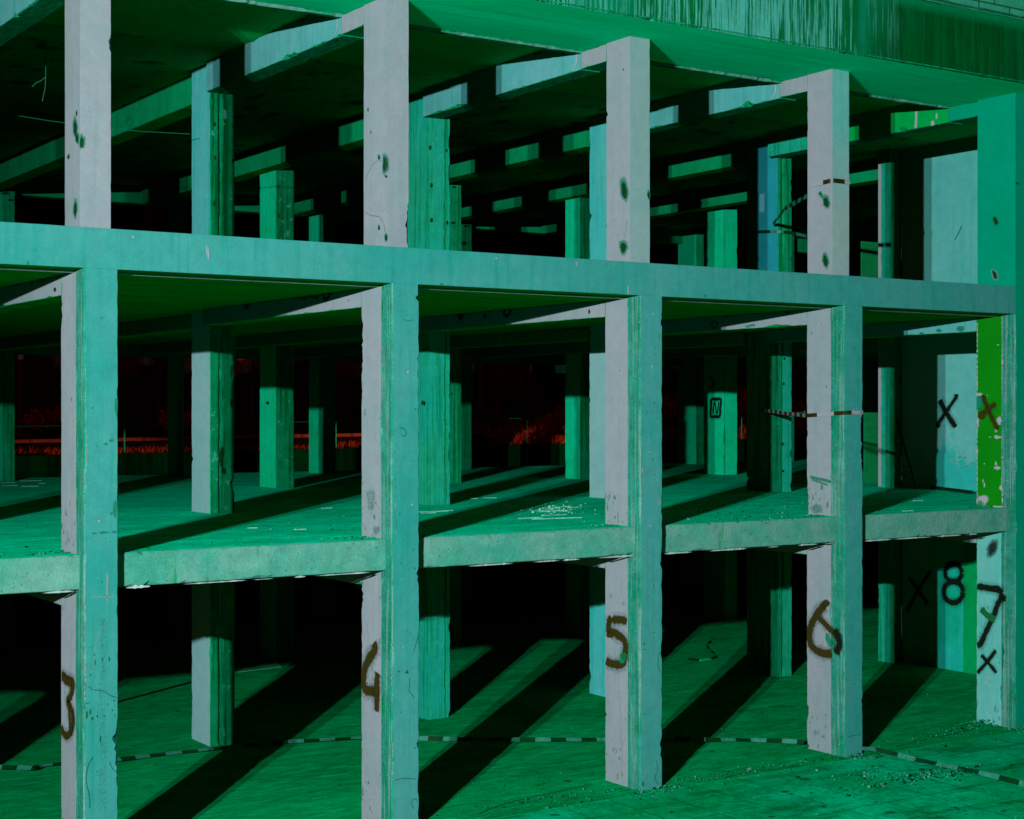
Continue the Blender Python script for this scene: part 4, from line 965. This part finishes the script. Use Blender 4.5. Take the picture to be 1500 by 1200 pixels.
for i, (t, off) in enumerate(spots):
    v = i % 3; r = empty('dark_tree', along(t, off, zr(t) + hz(off)))
    r.rotation_euler = (0, 0, rt.uniform(0, 6.28)); s_ = rt.uniform(.62, .85); r.scale = (s_, s_, s_)
    tag(r, 'dark leafy tree almost lost in the night behind the railing', 'tree', 'trees on the dark hill behind the building')
    if v not in cache:
        a = protos[v][0].build('trunk'); b = protos[v][1].build('crown'); cache[v] = (a, b)
    else:
        a, b = (o.copy() for o in cache[v]); COL.objects.link(a); COL.objects.link(b)
    a.parent = r; b.parent = r
# pale slim trunks standing near the railing
for (u, v0, v1, z, rad, lab) in ((28, 430, 648, 42, .1, 'slim pale trunk seen at far left between the columns'), (703, 500, 636, 47, .12, 'pale mossy trunk standing behind the railing'), (727, 530, 632, 49, .09, 'thin reddish trunk beside the pale mossy trunk'), (368, 430, 640, 44, .055, 'thin dark sapling trunk carrying a few bright red leaves')):
    b = px_depth(u, v1, z); tp = px_depth(u + 3, v0 - 60, z); r = empty('slim_tree', b)
    m = MB(); m.tube([b - Vector((0, 0, .6)), b.lerp(tp, .35) + Vector((.05, 0, 0)), b.lerp(tp, .7) - Vector((.05, 0, 0)), tp], [rad, rad * .85, rad * .7, rad * .5], 'bark_pale', 8)
    o = m.build('trunk'); o.parent = r; o.matrix_parent_inverse = Matrix.Translation(-b)
    m = MB(); rg = random.Random(int(u))
    if u == 368:
        for q in ((368, 508, .5), (376, 505, .35), (362, 518, .45), (358, 524, .4), (350, 506, .15), (372, 514, .4)): leafcloud(m, px_depth(q[0], q[1], z - .3), q[2] * .6, 60, .06, 'leaf_scarlet', rg)
    leafcloud(m, tp + Vector((0, 0, .4)), 1.1, 500, .13, 'leaf', rg)
    o = m.build('crown'); o.parent = r; o.matrix_parent_inverse = Matrix.Translation(-b)
    tag(r, lab, 'tree')
BB = [(11.5, 3.0, .5), (16.2, 2.6, .55), (18.4, 3.0, .75), (20.3, 3.4, .9), (22.6, 3.6, 1.0), (24.8, 3.0, .7), (27.5, 3.4, .9), (30, 2.8, .7), (33, 3, .8), (36, 2.8, .75), (39.5, 2.6, .75), (6, 4.5, .5), (2.5, 4.8, .55)]
for k, (t, off, r) in enumerate(BB):
    p = along(t, off, zr(t) + hgt(off)); m = MB(); rg = random.Random(100 + k)
    q = Vector((0, 0, 0))
    for j in range(5): leafcloud(m, (rg.uniform(-.9, .9) * r, rg.uniform(-.6, .6) * r, r * rg.uniform(.3, .85)), r * rg.uniform(.5, .75), 420, .065, 'leaf_red', rg)
    for j in range(5): a = rg.uniform(0, 6.28); m.tube([(0, 0, -.2), (math.cos(a) * r * .3, math.sin(a) * r * .3, r * .6), (math.cos(a) * r * .7, math.sin(a) * r * .7, r)], [.03, .02, .01], 'bark', 5)
    o = m.build('bush'); o.location = p
    tag(o, 'low rounded reddish bush on the bank behind the railing', 'bush', 'bushes on the road bank')
# faint painted wall far behind the bushes
m = MB(); t0 = along(27, 9, 0); a, b = px_depth(695, 520, 53), px_depth(845, 520, 55)
for (p, q) in ((a, b),):
    lo = zr(22) + .5; hi = px_depth(760, 503, 54).z; th = nr * .2
    ids = [m.vert(Vector((s_.x, s_.y, z))) for s_ in (p, q, q + th, p + th) for z in (lo - 1, hi)]
    for f in ((0, 2, 3, 1), (2, 4, 5, 3), (4, 6, 7, 5), (6, 0, 1, 7), (1, 3, 5, 7)): m.face([ids[k] for k in f], 'banner')
tag(m.build('painted_wall'), 'faint painted wall glimpsed over the bushes beyond the railing', 'wall')

# ================================================================== light: night sky and the pair of floodlights that throw the double shadows
w = bpy.data.worlds.new('World'); scene.world = w; w.use_nodes = True; t = w.node_tree
bg = t.nodes['Background']
sky = t.nodes.new('ShaderNodeTexSky'); sky.sky_type = 'NISHITA'; sky.sun_disc = False; sky.sun_elevation = R(2); sky.sun_rotation = R(-131)
hs = t.nodes.new('ShaderNodeMix'); hs.data_type = 'RGBA'; hs.blend_type = 'MULTIPLY'; hs.inputs[0].default_value = 1
ca = [q for q in hs.inputs if q.type == 'RGBA']; ca[1].default_value = (1, .16, .05, 1)
t.links.new(sky.outputs[0], ca[0]); t.links.new([q for q in hs.outputs if q.type == 'RGBA'][0], bg.inputs['Color'])
bg.inputs['Strength'].default_value = .06
LC = Vector((-13.7, -15.7, 6.78)); side = Vector((.76, -.65, 0)); aim = LC + Vector((.899, .438, -.075)) * 20
for k, e in ((-1, 37500), (1, 37500)):
    ld = bpy.data.lights.new('floodlight', 'SPOT'); ld.energy = e; ld.spot_size = R(91); ld.spot_blend = 1.0; ld.shadow_soft_size = .07
    ld.color = (1, 1, .98)
    lo = bpy.data.objects.new('floodlight', ld); COL.objects.link(lo); lo.location = LC + side * .28 * k
    lo.rotation_euler = (aim - lo.location).to_track_quat('-Z', 'Y').to_euler()
vs = scene.view_settings; vs.view_transform = 'Standard'; vs.look = 'None'; vs.exposure = 0; vs.gamma = 1
scene.cycles.max_bounces = 6; scene.cycles.transparent_max_bounces = 24
